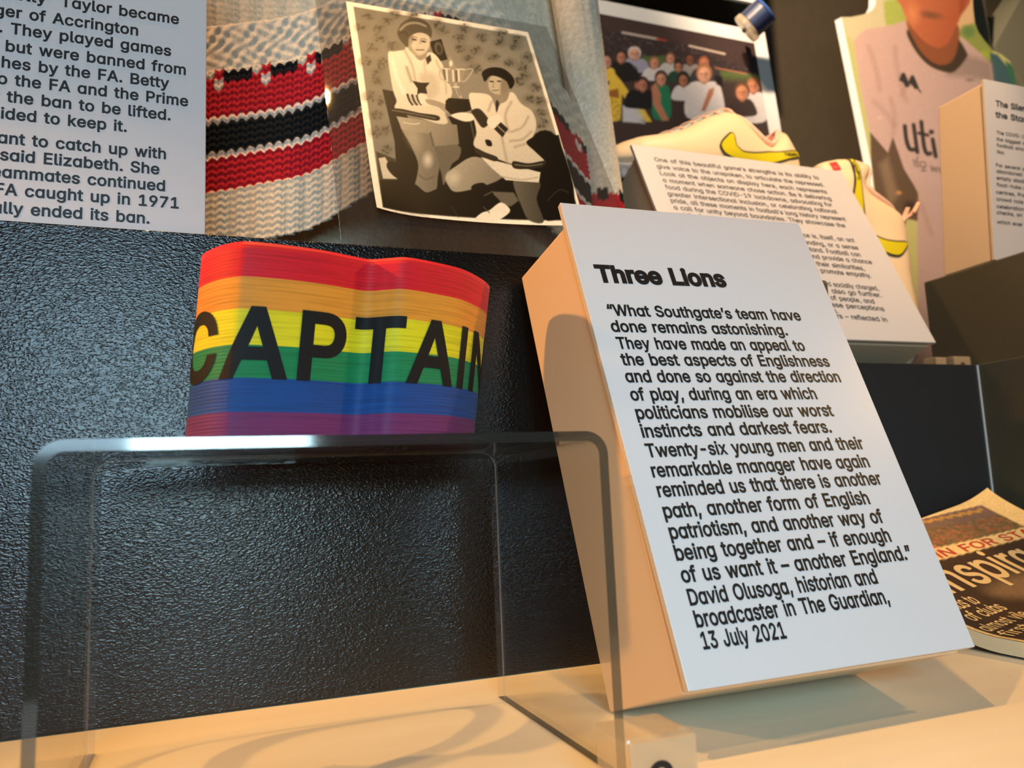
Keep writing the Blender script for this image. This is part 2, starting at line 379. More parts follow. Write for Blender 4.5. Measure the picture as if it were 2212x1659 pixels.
# ------------------------------------------------------------------ helpers: lettering (glyph outlines kept in the script)
# letter outlines: character code -> (advance, Bezier contours as left handle, point, right handle)
GLYPHS = {
    65: (480, [[39, 0, 16, 0, 78, 170, 140, 339, 201, 509, 226, 509, 251, 509, 276, 509, 338, 339, 401, 170, 463, 0, 440, 0, 418, 0, 395, 0, 359, 101, 323, 202, 287, 302, 281, 321, 273, 344, 264, 372, 255, 400, 245, 435, 232, 478, 236, 478, 241, 478, 245, 478, 233, 435, 222, 399, 213, 371, 204, 343, 196, 320, 191, 302, 155, 202, 120, 101, 85, 0, 62, 0],
        [197, 142, 110, 142, 110, 161, 110, 180, 110, 199, 197, 199, 283, 199, 370, 199, 370, 180, 370, 161, 370, 142, 283, 142]]),
    66: (456, [[122, 0, 60, 0, 60, 170, 60, 339, 60, 509, 120, 509, 181, 509, 241, 509, 276, 509, 306, 503, 329, 491, 352, 479, 369, 462, 381, 442, 392, 422, 398, 399, 398, 374, 398, 352, 394, 334, 387, 320, 379, 306, 369, 294, 356, 286, 344, 277, 330, 271, 315, 267, 315, 265, 315, 264, 315, 262, 331, 261, 347, 255, 363, 245, 379, 235, 392, 221, 402, 203, 413, 185, 418, 163, 418, 136, 418, 111, 412, 87, 400, 67, 388, 46, 370, 30, 344, 18, 319, 6, 287, 0, 247, 0, 184, 0],
        [125, 115, 125, 57, 165, 57, 205, 57, 245, 57, 284, 57, 313, 65, 330, 80, 347, 95, 355, 114, 355, 137, 355, 154, 351, 170, 342, 184, 334, 198, 321, 209, 306, 218, 290, 227, 271, 231, 248, 231, 207, 231, 166, 231, 125, 231, 125, 173],
        [125, 341, 125, 285, 162, 285, 200, 285, 238, 285, 257, 285, 273, 289, 288, 296, 303, 303, 315, 313, 323, 326, 332, 339, 336, 355, 336, 372, 336, 395, 328, 414, 313, 429, 297, 444, 273, 452, 240, 452, 202, 452, 163, 452, 125, 452, 125, 396]]),
    67: (510, [[293, -7, 267, -7, 223, -7, 184, 4, 150, 25, 116, 46, 89, 76, 70, 115, 50, 154, 40, 201, 40, 254, 40, 308, 50, 354, 70, 393, 89, 432, 116, 462, 150, 484, 184, 505, 223, 516, 267, 516, 293, 516, 317, 512, 340, 504, 363, 497, 384, 486, 402, 471, 420, 457, 436, 439, 448, 418, 460, 398, 468, 374, 473, 348, 451, 348, 430, 348, 408, 348, 404, 366, 398, 381, 389, 395, 381, 408, 370, 419, 357, 428, 345, 438, 331, 444, 315, 449, 300, 454, 284, 456, 267, 456, 236, 456, 208, 448, 184, 432, 159, 417, 139, 394, 125, 364, 111, 334, 103, 297, 103, 254, 103, 211, 111, 175, 125, 145, 140, 115, 159, 92, 184, 76, 209, 61, 236, 53, 267, 53, 284, 53, 300, 55, 315, 60, 331, 65, 345, 71, 357, 81, 370, 90, 381, 101, 389, 114, 398, 128, 404, 143, 408, 160, 430, 160, 451, 160, 473, 160, 469, 135, 460, 111, 448, 91, 436, 70, 421, 52, 402, 38, 384, 23, 363, 12, 341, 5, 318, -3]]),
    68: (502, [[271, 0, 219, 0, 178, 0, 137, 0, 96, 0, 96, 19, 96, 38, 96, 57, 136, 57, 175, 57, 215, 57, 256, 57, 291, 65, 318, 81, 345, 97, 366, 119, 379, 149, 392, 179, 399, 214, 399, 255, 399, 296, 392, 331, 379, 361, 366, 390, 346, 412, 320, 428, 293, 444, 260, 452, 221, 452, 178, 452, 136, 452, 93, 452, 93, 471, 93, 490, 93, 509, 137, 509, 181, 509, 225, 509, 275, 509, 317, 499, 353, 478, 388, 458, 415, 429, 433, 391, 452, 353, 462, 308, 462, 255, 462, 202, 452, 157, 433, 119, 414, 81, 387, 51, 351, 31, 314, 10],
        [103, 509, 125, 509, 125, 339, 125, 170, 125, 0, 103, 0, 82, 0, 60, 0, 60, 170, 60, 339, 60, 509, 82, 509]]),
    69: (419, [[165, 0, 60, 0, 60, 170, 60, 339, 60, 509, 164, 509, 268, 509, 372, 509, 372, 490, 372, 471, 372, 452, 290, 452, 207, 452, 125, 452, 125, 396, 125, 341, 125, 286, 202, 286, 278, 286, 355, 286, 355, 267, 355, 248, 355, 229, 278, 229, 202, 229, 125, 229, 125, 172, 125, 114, 125, 57, 208, 57, 292, 57, 375, 57, 375, 38, 375, 19, 375, 0, 270, 0]]),
    70: (410, [[82, 0, 60, 0, 60, 170, 60, 339, 60, 509, 163, 509, 266, 509, 369, 509, 369, 490, 369, 471, 369, 452, 288, 452, 206, 452, 125, 452, 125, 394, 125, 336, 125, 278, 198, 278, 272, 278, 346, 278, 346, 259, 346, 240, 346, 221, 272, 221, 198, 221, 125, 221, 125, 147, 125, 74, 125, 0, 103, 0]]),
    71: (520, [[309, -7, 269, -7, 223, -7, 184, 4, 149, 25, 115, 46, 88, 77, 69, 116, 50, 155, 40, 201, 40, 254, 40, 308, 50, 354, 69, 393, 88, 432, 115, 462, 149, 484, 183, 505, 221, 516, 265, 516, 292, 516, 317, 512, 340, 504, 364, 496, 385, 484, 403, 469, 422, 454, 437, 437, 449, 416, 461, 396, 470, 373, 474, 349, 452, 349, 430, 349, 408, 349, 403, 365, 396, 380, 387, 393, 379, 406, 368, 417, 356, 427, 344, 436, 330, 444, 315, 448, 300, 453, 283, 456, 265, 456, 235, 456, 208, 448, 183, 432, 159, 417, 139, 394, 125, 364, 111, 334, 103, 297, 103, 254, 103, 211, 111, 175, 125, 145, 140, 115, 159, 92, 184, 76, 209, 61, 237, 53, 269, 53, 297, 53, 323, 59, 345, 71, 367, 83, 384, 101, 396, 123, 409, 146, 415, 172, 415, 202, 421, 201, 428, 200, 434, 199, 384, 199, 333, 199, 283, 199, 283, 218, 283, 237, 283, 256, 348, 256, 413, 256, 478, 256, 478, 237, 478, 219, 478, 200, 478, 158, 469, 122, 451, 91, 433, 60, 408, 36, 377, 19, 345, 2]]),
    72: (517, [[82, 0, 60, 0, 60, 170, 60, 339, 60, 509, 82, 509, 103, 509, 125, 509, 125, 435, 125, 362, 125, 289, 214, 289, 303, 289, 392, 289, 392, 362, 392, 435, 392, 509, 414, 509, 435, 509, 457, 509, 457, 339, 457, 170, 457, 0, 435, 0, 414, 0, 392, 0, 392, 77, 392, 155, 392, 232, 303, 232, 214, 232, 125, 232, 125, 155, 125, 77, 125, 0, 103, 0]]),
    73: (301, [[111, 0, 31, 0, 31, 19, 31, 38, 31, 57, 60, 57, 89, 57, 118, 57, 118, 189, 118, 320, 118, 452, 89, 452, 60, 452, 31, 452, 31, 471, 31, 490, 31, 509, 111, 509, 190, 509, 269, 509, 269, 490, 269, 471, 269, 452, 240, 452, 212, 452, 183, 452, 183, 320, 183, 189, 183, 57, 212, 57, 240, 57, 269, 57, 269, 38, 269, 19, 269, 0, 190, 0]]),
    74: (396, [[230, -7, 185, -7, 140, -7, 104, 6, 75, 33, 47, 59, 33, 97, 33, 145, 33, 155, 33, 164, 33, 173, 55, 173, 76, 173, 98, 173, 98, 164, 98, 155, 98, 145, 98, 114, 106, 91, 122, 74, 137, 58, 159, 50, 185, 50, 211, 50, 232, 58, 248, 74, 264, 91, 272, 114, 272, 145, 272, 267, 272, 388, 272, 509, 293, 509, 315, 509, 336, 509, 336, 388, 336, 267, 336, 145, 336, 97, 322, 59, 294, 33, 266, 6]]),
    75: (467, [[146, 189, 104, 145, 104, 169, 104, 193, 104, 216, 116, 232, 128, 247, 139, 261, 151, 275, 162, 290, 174, 303, 187, 317, 199, 331, 212, 344, 262, 399, 313, 454, 364, 509, 392, 509, 420, 509, 448, 509, 376, 431, 304, 353, 231, 276, 230, 276, 229, 276, 228, 276, 187, 233],
        [82, 0, 60, 0, 60, 170, 60, 339, 60, 509, 82, 509, 103, 509, 125, 509, 125, 451, 125, 392, 125, 334, 124, 298, 124, 261, 124, 225, 124, 214, 124, 204, 125, 193, 125, 129, 125, 64, 125, 0, 103, 0],
        [398, 0, 372, 0, 311, 86, 249, 173, 188, 259, 201, 276, 215, 293, 228, 309, 302, 206, 375, 103, 449, 0, 423, 0]]),
    76: (393, [[160, 0, 60, 0, 60, 170, 60, 339, 60, 509, 82, 509, 103, 509, 125, 509, 125, 358, 125, 208, 125, 57, 203, 57, 282, 57, 361, 57, 361, 38, 361, 19, 361, 0, 261, 0]]),
    77: (628, [[81, 0, 60, 0, 60, 170, 60, 339, 60, 509, 91, 509, 121, 509, 152, 509, 193, 402, 235, 294, 277, 187, 280, 180, 284, 170, 287, 159, 291, 148, 295, 136, 299, 123, 303, 110, 307, 97, 311, 84, 315, 71, 319, 59, 322, 49, 317, 49, 312, 49, 307, 49, 310, 59, 314, 70, 318, 83, 322, 95, 326, 108, 330, 121, 334, 134, 338, 147, 342, 158, 346, 170, 349, 179, 352, 187, 394, 294, 435, 402, 476, 509, 507, 509, 537, 509, 568, 509, 568, 339, 568, 170, 568, 0, 547, 0, 525, 0, 504, 0, 504, 97, 504, 194, 504, 291, 504, 302, 504, 314, 504, 327, 505, 340, 505, 354, 505, 369, 505, 383, 506, 398, 506, 413, 506, 428, 507, 443, 507, 457, 509, 457, 511, 457, 513, 457, 508, 441, 503, 426, 498, 409, 492, 393, 487, 378, 482, 363, 477, 348, 472, 334, 467, 322, 463, 309, 459, 299, 456, 291, 418, 194, 380, 97, 342, 0, 323, 0, 305, 0, 286, 0, 248, 97, 209, 194, 170, 291, 167, 299, 163, 309, 159, 321, 155, 333, 150, 346, 145, 361, 140, 376, 135, 391, 129, 408, 124, 424, 118, 441, 112, 457, 114, 457, 117, 457, 119, 457, 119, 444, 120, 431, 120, 416, 120, 401, 121, 387, 121, 372, 121, 357, 121, 342, 122, 328, 122, 315, 122, 302, 122, 291, 122, 194, 122, 97, 122, 0, 101, 0]]),
    78: (523, [[82, 0, 60, 0, 60, 170, 60, 339, 60, 509, 85, 509, 111, 509, 136, 509, 205, 400, 274, 291, 343, 183, 349, 174, 355, 164, 363, 151, 370, 138, 379, 123, 388, 107, 396, 90, 405, 73, 414, 55, 411, 55, 408, 54, 405, 54, 403, 72, 401, 90, 401, 108, 400, 126, 399, 142, 399, 157, 399, 172, 399, 185, 399, 195, 399, 300, 399, 404, 399, 509, 420, 509, 442, 509, 463, 509, 463, 339, 463, 170, 463, 0, 438, 0, 412, 0, 387, 0, 325, 97, 264, 193, 202, 290, 194, 303, 186, 316, 177, 331, 169, 345, 159, 362, 148, 381, 137, 400, 123, 424, 108, 452, 111, 453, 115, 453, 119, 454, 120, 428, 121, 405, 122, 384, 123, 362, 124, 344, 124, 328, 125, 312, 125, 300, 125, 291, 125, 194, 125, 97, 125, 0, 103, 0]]),
    79: (533, [[311, -7, 267, -7, 223, -7, 184, 4, 150, 25, 116, 46, 90, 76, 70, 115, 50, 154, 40, 201, 40, 254, 40, 308, 50, 354, 70, 393, 90, 432, 116, 462, 150, 484, 184, 505, 223, 516, 267, 516, 311, 516, 350, 505, 384, 484, 418, 462, 444, 432, 464, 393, 483, 354, 493, 308, 493, 254, 493, 201, 483, 154, 464, 115, 444, 76, 418, 46, 384, 25, 350, 4],
        [236, 53, 267, 53, 297, 53, 325, 61, 349, 76, 374, 91, 394, 114, 408, 144, 423, 174, 430, 211, 430, 254, 430, 298, 423, 335, 408, 365, 394, 395, 374, 417, 349, 433, 325, 448, 297, 456, 267, 456, 236, 456, 209, 448, 184, 433, 159, 417, 140, 394, 125, 364, 111, 334, 103, 297, 103, 254, 103, 211, 111, 174, 125, 144, 140, 114, 159, 92, 184, 76, 209, 61]]),
    80: (445, [[82, 0, 60, 0, 60, 170, 60, 339, 60, 509, 118, 509, 177, 509, 235, 509, 274, 509, 307, 502, 332, 487, 358, 473, 377, 454, 390, 430, 402, 405, 409, 378, 409, 348, 409, 317, 402, 290, 390, 265, 377, 241, 358, 222, 332, 207, 307, 193, 274, 186, 235, 186, 193, 186, 151, 186, 109, 186, 109, 205, 109, 224, 109, 242, 150, 242, 191, 242, 233, 242, 259, 242, 281, 247, 297, 256, 313, 265, 325, 278, 333, 294, 341, 310, 344, 328, 344, 348, 344, 368, 341, 386, 333, 402, 325, 417, 313, 430, 297, 439, 280, 448, 259, 452, 232, 452, 196, 452, 160, 452, 125, 452, 125, 301, 125, 151, 125, 0, 103, 0]]),
    81: (533, [[274, 121, 245, 159, 268, 159, 290, 159, 313, 159, 332, 134, 351, 109, 369, 85, 374, 78, 379, 71, 384, 65, 412, 27, 440, -10, 468, -48, 446, -48, 423, -48, 401, -48, 382, -23, 364, 2, 346, 27, 341, 33, 336, 39, 331, 46, 302, 84],
        [311, -7, 267, -7, 223, -7, 184, 4, 150, 25, 116, 46, 90, 76, 70, 115, 50, 154, 40, 201, 40, 254, 40, 308, 50, 354, 70, 393, 90, 432, 116, 462, 150, 484, 184, 505, 223, 516, 267, 516, 311, 516, 350, 505, 384, 484, 418, 462, 444, 432, 464, 393, 483, 354, 493, 308, 493, 254, 493, 201, 483, 154, 464, 115, 444, 76, 418, 46, 384, 25, 350, 4],
        [236, 53, 267, 53, 297, 53, 325, 61, 349, 76, 374, 91, 394, 114, 408, 144, 423, 174, 430, 211, 430, 254, 430, 298, 423, 335, 408, 365, 394, 395, 374, 417, 349, 433, 325, 448, 297, 456, 267, 456, 236, 456, 209, 448, 184, 433, 159, 417, 140, 394, 125, 364, 111, 334, 103, 297, 103, 254, 103, 211, 111, 174, 125, 144, 140, 114, 159, 92, 184, 76, 209, 61]]),
    82: (449, [[82, 0, 60, 0, 60, 170, 60, 339, 60, 509, 119, 509, 177, 509, 236, 509, 275, 509, 307, 502, 333, 489, 359, 475, 378, 457, 390, 433, 403, 410, 409, 382, 409, 352, 409, 321, 403, 295, 390, 271, 378, 248, 359, 230, 333, 217, 307, 204, 275, 198, 236, 198, 189, 198, 143, 198, 96, 198, 96, 217, 96, 236, 96, 255, 142, 255, 188, 255, 234, 255, 260, 255, 281, 259, 298, 267, 314, 275, 326, 286, 334, 300, 341, 315, 345, 332, 345, 352, 345, 372, 341, 390, 334, 405, 326, 420, 314, 431, 298, 440, 281, 448, 259, 452, 233, 452, 197, 452, 161, 452, 125, 452, 125, 301, 125, 151, 125, 0, 103, 0],
        [378, 0, 353, 0, 312, 76, 271, 153, 230, 229, 254, 229, 279, 229, 303, 229, 344, 153, 386, 76, 428, 0, 403, 0]]),
    83: (447, [[263, -9, 224, -9, 187, -9, 155, -3, 128, 9, 100, 21, 79, 38, 64, 60, 49, 82, 40, 107, 38, 137, 60, 137, 82, 137, 104, 137, 106, 117, 112, 101, 123, 88, 134, 75, 149, 65, 166, 59, 184, 52, 203, 49, 224, 49, 247, 49, 268, 53, 286, 60, 304, 68, 319, 78, 329, 92, 340, 105, 346, 121, 346, 139, 346, 155, 341, 169, 332, 179, 323, 189, 311, 198, 296, 205, 281, 211, 264, 217, 245, 222, 224, 228, 204, 234, 184, 239, 142, 251, 109, 268, 86, 289, 63, 311, 52, 339, 52, 372, 52, 401, 60, 426, 75, 448, 90, 469, 111, 486, 138, 498, 164, 510, 194, 516, 227, 516, 261, 516, 290, 510, 316, 498, 342, 486, 362, 469, 377, 449, 392, 428, 400, 404, 401, 378, 380, 378, 358, 378, 337, 378, 335, 403, 323, 423, 302, 437, 281, 451, 256, 459, 225, 459, 203, 459, 184, 455, 167, 448, 151, 441, 138, 431, 129, 418, 120, 406, 115, 391, 115, 376, 115, 358, 120, 344, 131, 334, 142, 323, 154, 314, 169, 308, 184, 302, 199, 297, 212, 293, 230, 289, 247, 284, 264, 279, 279, 275, 295, 270, 312, 264, 328, 257, 344, 248, 359, 238, 373, 227, 385, 214, 395, 198, 404, 181, 408, 162, 408, 139, 408, 111, 401, 86, 386, 64, 372, 41, 351, 24, 323, 11, 296, -2]]),
    84: (449, [[85, 452, 32, 452, 32, 471, 32, 490, 32, 509, 160, 509, 288, 509, 417, 509, 417, 490, 417, 471, 417, 452, 363, 452, 310, 452, 257, 452, 257, 301, 257, 151, 257, 0, 235, 0, 214, 0, 193, 0, 193, 151, 193, 301, 193, 452, 139, 452]]),
    85: (517, [[299, -8, 259, -8, 219, -8, 184, 0, 154, 15, 124, 31, 101, 53, 85, 80, 68, 107, 60, 138, 60, 173, 60, 285, 60, 397, 60, 509, 81, 509, 103, 509, 124, 509, 124, 399, 124, 288, 124, 178, 124, 154, 130, 132, 141, 113, 152, 94, 167, 79, 187, 68, 207, 57, 231, 52, 259, 52, 287, 52, 311, 57, 331, 68, 351, 79, 366, 94, 377, 113, 387, 132, 393, 154, 393, 178, 393, 288, 393, 399, 393, 509, 414, 509, 436, 509, 457, 509, 457, 397, 457, 285, 457, 173, 457, 138, 449, 107, 433, 80, 416, 53, 393, 31, 363, 15, 334, 0]]),
    86: (480, [[229, 0, 204, 0, 141, 170, 79, 339, 16, 509, 39, 509, 62, 509, 84, 509, 120, 408, 156, 307, 192, 206, 198, 189, 206, 166, 215, 137, 224, 109, 235, 73, 248, 31, 243, 31, 239, 31, 235, 31, 247, 74, 258, 110, 267, 138, 276, 166, 284, 189, 290, 206, 325, 307, 360, 408, 395, 509, 417, 509, 440, 509, 463, 509, 401, 339, 340, 170, 278, 0, 253, 0]]),
    87: (686, [[180, 0, 155, 0, 109, 170, 63, 339, 16, 509, 38, 509, 60, 509, 82, 509, 109, 404, 136, 300, 163, 196, 168, 179, 172, 163, 175, 145, 179, 128, 183, 111, 187, 94, 190, 76, 194, 58, 197, 40, 194, 40, 192, 40, 189, 40, 193, 58, 196, 76, 200, 94, 203, 111, 207, 128, 211, 145, 215, 163, 220, 179, 224, 196, 251, 300, 279, 404, 306, 509, 331, 509, 355, 509, 380, 509, 407, 404, 434, 300, 462, 196, 466, 179, 470, 163, 474, 145, 478, 128, 482, 111, 486, 94, 490, 76, 494, 58, 497, 40, 494, 40, 491, 40, 488, 40, 492, 58, 495, 76, 499, 94, 502, 111, 506, 128, 510, 145, 515, 163, 519, 179, 523, 196, 550, 300, 576, 404, 603, 509, 625, 509, 647, 509, 670, 509, 623, 339, 577, 170, 530, 0, 505, 0, 480, 0, 455, 0, 426, 108, 397, 215, 368, 323, 362, 344, 357, 367, 351, 391, 346, 416, 341, 444, 336, 475, 341, 475, 345, 475, 350, 475, 345, 445, 340, 419, 335, 395, 330, 371, 324, 347, 318, 323, 289, 215, 260, 108, 230, 0, 205, 0]]),
    88: (474, [[43, 0, 18, 0, 84, 95, 151, 190, 217, 284, 217, 268, 217, 252, 217, 236, 155, 327, 92, 418, 29, 509, 54, 509, 79, 509, 104, 509, 129, 473, 153, 437, 178, 400, 188, 385, 197, 372, 204, 361, 211, 350, 217, 340, 223, 329, 229, 318, 236, 306, 243, 292, 240, 292, 236, 292, 232, 292, 239, 306, 246, 318, 252, 329, 258, 339, 264, 350, 272, 361, 279, 372, 288, 385, 298, 400, 323, 437, 348, 473, 374, 509, 398, 509, 422, 509, 446, 509, 384, 419, 321, 329, 259, 239, 259, 255, 259, 271, 259, 287, 324, 191, 390, 96, 456, 0, 431, 0, 406, 0, 382, 0, 352, 43, 322, 86, 292, 129, 283, 143, 275, 155, 268, 165, 262, 175, 256, 185, 250, 195, 244, 206, 238, 217, 230, 231, 235, 231, 240, 231, 244, 231, 238, 218, 231, 207, 225, 196, 219, 186, 213, 176, 206, 166, 199, 155, 191, 143, 182, 129, 152, 86, 122, 43, 91, 0, 67, 0]]),
    89: (472, [[225, 0, 203, 0, 203, 69, 203, 139, 203, 208, 141, 308, 79, 409, 16, 509, 41, 509, 66, 509, 91, 509, 125, 454, 159, 399, 192, 344, 203, 326, 213, 309, 222, 292, 231, 275, 240, 255, 250, 230, 241, 230, 232, 230, 224, 230, 233, 255, 242, 276, 251, 293, 260, 310, 270, 327, 280, 344, 314, 399, 347, 454, 381, 509, 406, 509, 430, 509, 455, 509, 393, 409, 330, 308, 268, 208, 268, 139, 268, 69, 268, 0, 247, 0]]),
    90: (438, [[161, 0, 42, 0, 42, 15, 42, 31, 42, 46, 119, 159, 196, 272, 273, 385, 284, 400, 295, 415, 306, 431, 318, 446, 329, 461, 341, 476, 343, 469, 346, 461, 348, 454, 327, 453, 306, 453, 285, 452, 264, 452, 244, 452, 223, 452, 162, 452, 101, 452, 40, 452, 40, 471, 40, 490, 40, 509, 159, 509, 278, 509, 397, 509, 397, 493, 397, 477, 397, 462, 321, 351, 245, 240, 169, 129, 158, 113, 146, 97, 134, 81, 122, 65, 110, 49, 97, 33, 95, 40, 93, 47, 90, 54, 111, 55, 132, 56, 152, 57, 173, 57, 193, 57, 214, 57, 276, 57, 338, 57, 399, 57, 399, 38, 399, 19, 399, 0, 280, 0]]),
    97: (424, [[372, 31, 372, 0, 351, 0, 331, 0, 311, 0, 311, 0, 311, -8, 311, 59, 309, 59, 308, 59, 306, 59, 302, 51, 295, 42, 287, 31, 278, 21, 267, 12, 252, 4, 238, -4, 219, -8, 195, -8, 164, -8, 136, 0, 111, 16, 87, 32, 68, 55, 55, 84, 41, 114, 34, 149, 34, 189, 34, 229, 41, 263, 55, 293, 69, 322, 88, 345, 112, 361, 136, 376, 164, 384, 196, 384, 219, 384, 238, 381, 253, 373, 268, 365, 279, 356, 287, 346, 296, 336, 302, 327, 307, 319, 309, 319, 311, 319, 313, 319, 313, 339, 313, 359, 313, 379, 332, 379, 352, 379, 372, 379, 372, 205],
        [181, 47, 205, 47, 227, 47, 247, 53, 263, 65, 279, 77, 291, 94, 299, 115, 308, 136, 312, 161, 312, 189, 312, 217, 308, 242, 300, 263, 292, 284, 279, 300, 263, 312, 247, 324, 228, 330, 205, 330, 181, 330, 161, 324, 145, 311, 129, 299, 116, 282, 108, 261, 100, 240, 96, 216, 96, 189, 96, 162, 100, 138, 109, 117, 117, 95, 129, 78, 145, 66, 161, 53]]),
    98: (424, [[261, -8, 229, -8, 206, -8, 187, -4, 172, 4, 158, 12, 146, 21, 138, 31, 129, 42, 123, 51, 118, 59, 116, 59, 114, 59, 112, 59, 112, 39, 112, 20, 112, 0, 92, 0, 72, 0, 53, 0, 53, 170, 53, 339, 53, 509, 73, 509, 93, 509, 114, 509, 114, 446, 114, 382, 114, 319, 115, 319, 117, 319, 118, 319, 123, 327, 129, 336, 137, 346, 145, 356, 157, 365, 171, 373, 186, 381, 205, 384, 229, 384, 261, 384, 289, 376, 313, 361, 337, 345, 356, 322, 370, 293, 383, 263, 390, 229, 390, 189, 390, 149, 383, 114, 370, 84, 356, 55, 337, 32, 313, 16, 289, 0],
        [197, 47, 220, 47, 244, 47, 263, 53, 279, 66, 295, 78, 308, 95, 316, 117, 324, 138, 328, 162, 328, 189, 328, 216, 324, 240, 316, 261, 308, 282, 296, 299, 280, 311, 264, 324, 244, 330, 220, 330, 197, 330, 177, 324, 161, 312, 145, 300, 133, 284, 125, 263, 117, 242, 113, 217, 113, 189, 113, 161, 117, 136, 125, 115, 133, 94, 146, 77, 162, 65, 178, 53]]),
    99: (396, [[226, -8, 207, -8, 173, -8, 143, 0, 117, 16, 91, 33, 71, 56, 56, 85, 41, 114, 34, 149, 34, 187, 34, 227, 41, 262, 56, 291, 71, 321, 91, 343, 117, 360, 143, 376, 173, 384, 207, 384, 226, 384, 243, 382, 260, 377, 276, 372, 292, 365, 305, 356, 319, 347, 330, 335, 340, 322, 350, 309, 357, 294, 362, 277, 342, 272, 322, 267, 303, 262, 300, 272, 296, 281, 290, 289, 285, 297, 278, 305, 270, 311, 262, 317, 253, 322, 242, 325, 232, 328, 220, 330, 207, 330, 182, 330, 161, 323, 145, 310, 129, 297, 116, 280, 108, 258, 100, 237, 96, 213, 96, 187, 96, 162, 100, 139, 108, 117, 116, 96, 129, 79, 145, 66, 161, 53, 182, 46, 207, 46, 220, 46, 232, 48, 243, 52, 253, 55, 263, 60, 271, 66, 279, 72, 286, 80, 292, 89, 297, 97, 301, 107, 304, 117, 324, 112, 343, 107, 363, 102, 358, 85, 351, 70, 341, 56, 332, 43, 320, 31, 306, 21, 293, 12, 277, 4, 261, -1, 244, -6]]),
    100: (424, [[219, -8, 195, -8, 164, -8, 136, 0, 111, 16, 87, 32, 68, 55, 55, 84, 41, 114, 34, 149, 34, 189, 34, 229, 41, 263, 55, 293, 69, 322, 88, 345, 112, 361, 136, 376, 164, 384, 196, 384, 219, 384, 238, 381, 253, 373, 268, 365, 279, 356, 287, 346, 296, 336, 302, 327, 306, 319, 308, 319, 309, 319, 311, 319, 311, 382, 311, 446, 311, 509, 331, 509, 351, 509, 372, 509, 372, 339, 372, 170, 372, 0, 352, 0, 332, 0, 313, 0, 313, 20, 313, 39, 313, 59, 311, 59, 309, 59, 307, 59, 302, 51, 295, 42, 287, 31, 278, 21, 267, 12, 252, 4, 238, -4],
        [181, 47, 205, 47, 227, 47, 247, 53, 263, 65, 279, 77, 291, 94, 299, 115, 308, 136, 312, 161, 312, 189, 312, 217, 308, 242, 300, 263, 292, 284, 279, 300, 263, 312, 247, 324, 228, 330, 205, 330, 181, 330, 161, 324, 145, 311, 129, 299, 116, 282, 108, 261, 100, 240, 96, 216, 96, 189, 96, 162, 100, 138, 109, 117, 117, 95, 129, 78, 145, 66, 161, 53]]),
    101: (404, [[238, -8, 212, -8, 175, -8, 143, 0, 117, 16, 90, 33, 70, 56, 56, 85, 41, 114, 34, 148, 34, 187, 34, 226, 41, 260, 55, 290, 69, 319, 89, 343, 115, 359, 141, 376, 171, 384, 205, 384, 226, 384, 246, 381, 266, 374, 285, 367, 303, 356, 319, 341, 335, 326, 348, 306, 357, 282, 366, 258, 371, 228, 371, 194, 371, 186, 371, 178, 371, 169, 272, 169, 174, 169, 75, 169, 75, 187, 75, 204, 75, 221, 163, 221, 250, 221, 338, 221, 329, 215, 319, 208, 310, 202, 310, 227, 306, 249, 298, 269, 290, 288, 278, 303, 263, 314, 247, 325, 228, 330, 205, 330, 182, 330, 163, 325, 146, 313, 130, 302, 118, 288, 109, 270, 100, 251, 96, 232, 96, 211, 96, 200, 96, 189, 96, 178, 96, 150, 101, 126, 110, 106, 120, 87, 134, 72, 151, 61, 168, 51, 189, 46, 212, 46, 228, 46, 241, 48, 254, 53, 266, 57, 277, 64, 285, 73, 294, 82, 301, 93, 306, 105, 325, 101, 345, 96, 365, 91, 359, 71, 349, 54, 335, 39, 321, 24, 303, 13, 283, 4, 262, -4]]),
    102: (254, [[154, 379, 228, 379, 228, 362, 228, 344, 228, 327, 154, 327, 80, 327, 6, 327, 6, 344, 6, 362, 6, 379, 80, 379],
        [101, 0, 81, 0, 81, 144, 81, 288, 81, 432, 81, 453, 86, 471, 96, 486, 106, 500, 119, 511, 135, 519, 152, 526, 169, 530, 187, 530, 201, 530, 213, 529, 222, 527, 232, 525, 238, 523, 243, 521, 238, 503, 233, 486, 227, 468, 224, 470, 220, 471, 215, 472, 210, 473, 203, 474, 195, 474, 176, 474, 163, 469, 154, 460, 146, 451, 142, 437, 142, 419, 142, 279, 142, 140, 142, 0, 121, 0]]),
    103: (425, [[238, -151, 207, -151, 179, -151, 155, -147, 134, -140, 113, -132, 96, -123, 82, -110, 69, -98, 58, -84, 51, -69, 67, -60, 84, -50, 101, -41, 107, -49, 113, -57, 122, -66, 130, -75, 141, -82, 154, -88, 168, -94, 186, -97, 207, -97, 238, -97, 263, -90, 282, -75, 302, -60, 311, -37, 311, -6, 311, 19, 311, 44, 311, 68, 310, 68, 308, 68, 306, 68, 301, 60, 295, 51, 287, 41, 278, 32, 267, 23, 252, 16, 238, 8, 219, 5, 195, 5, 164, 5, 137, 12, 113, 27, 88, 41, 69, 62, 55, 90, 41, 118, 34, 152, 34, 191, 34, 230, 41, 264, 55, 293, 69, 322, 88, 345, 112, 361, 137, 376, 165, 384, 196, 384, 220, 384, 239, 381, 253, 373, 268, 365, 280, 356, 288, 346, 297, 336, 303, 327, 308, 319, 309, 319, 311, 319, 313, 319, 313, 339, 313, 359, 313, 379, 333, 379, 353, 379, 372, 379, 372, 250, 372, 121, 372, -9, 372, -42, 365, -69, 350, -90, 335, -111, 316, -126, 291, -136, 266, -146],
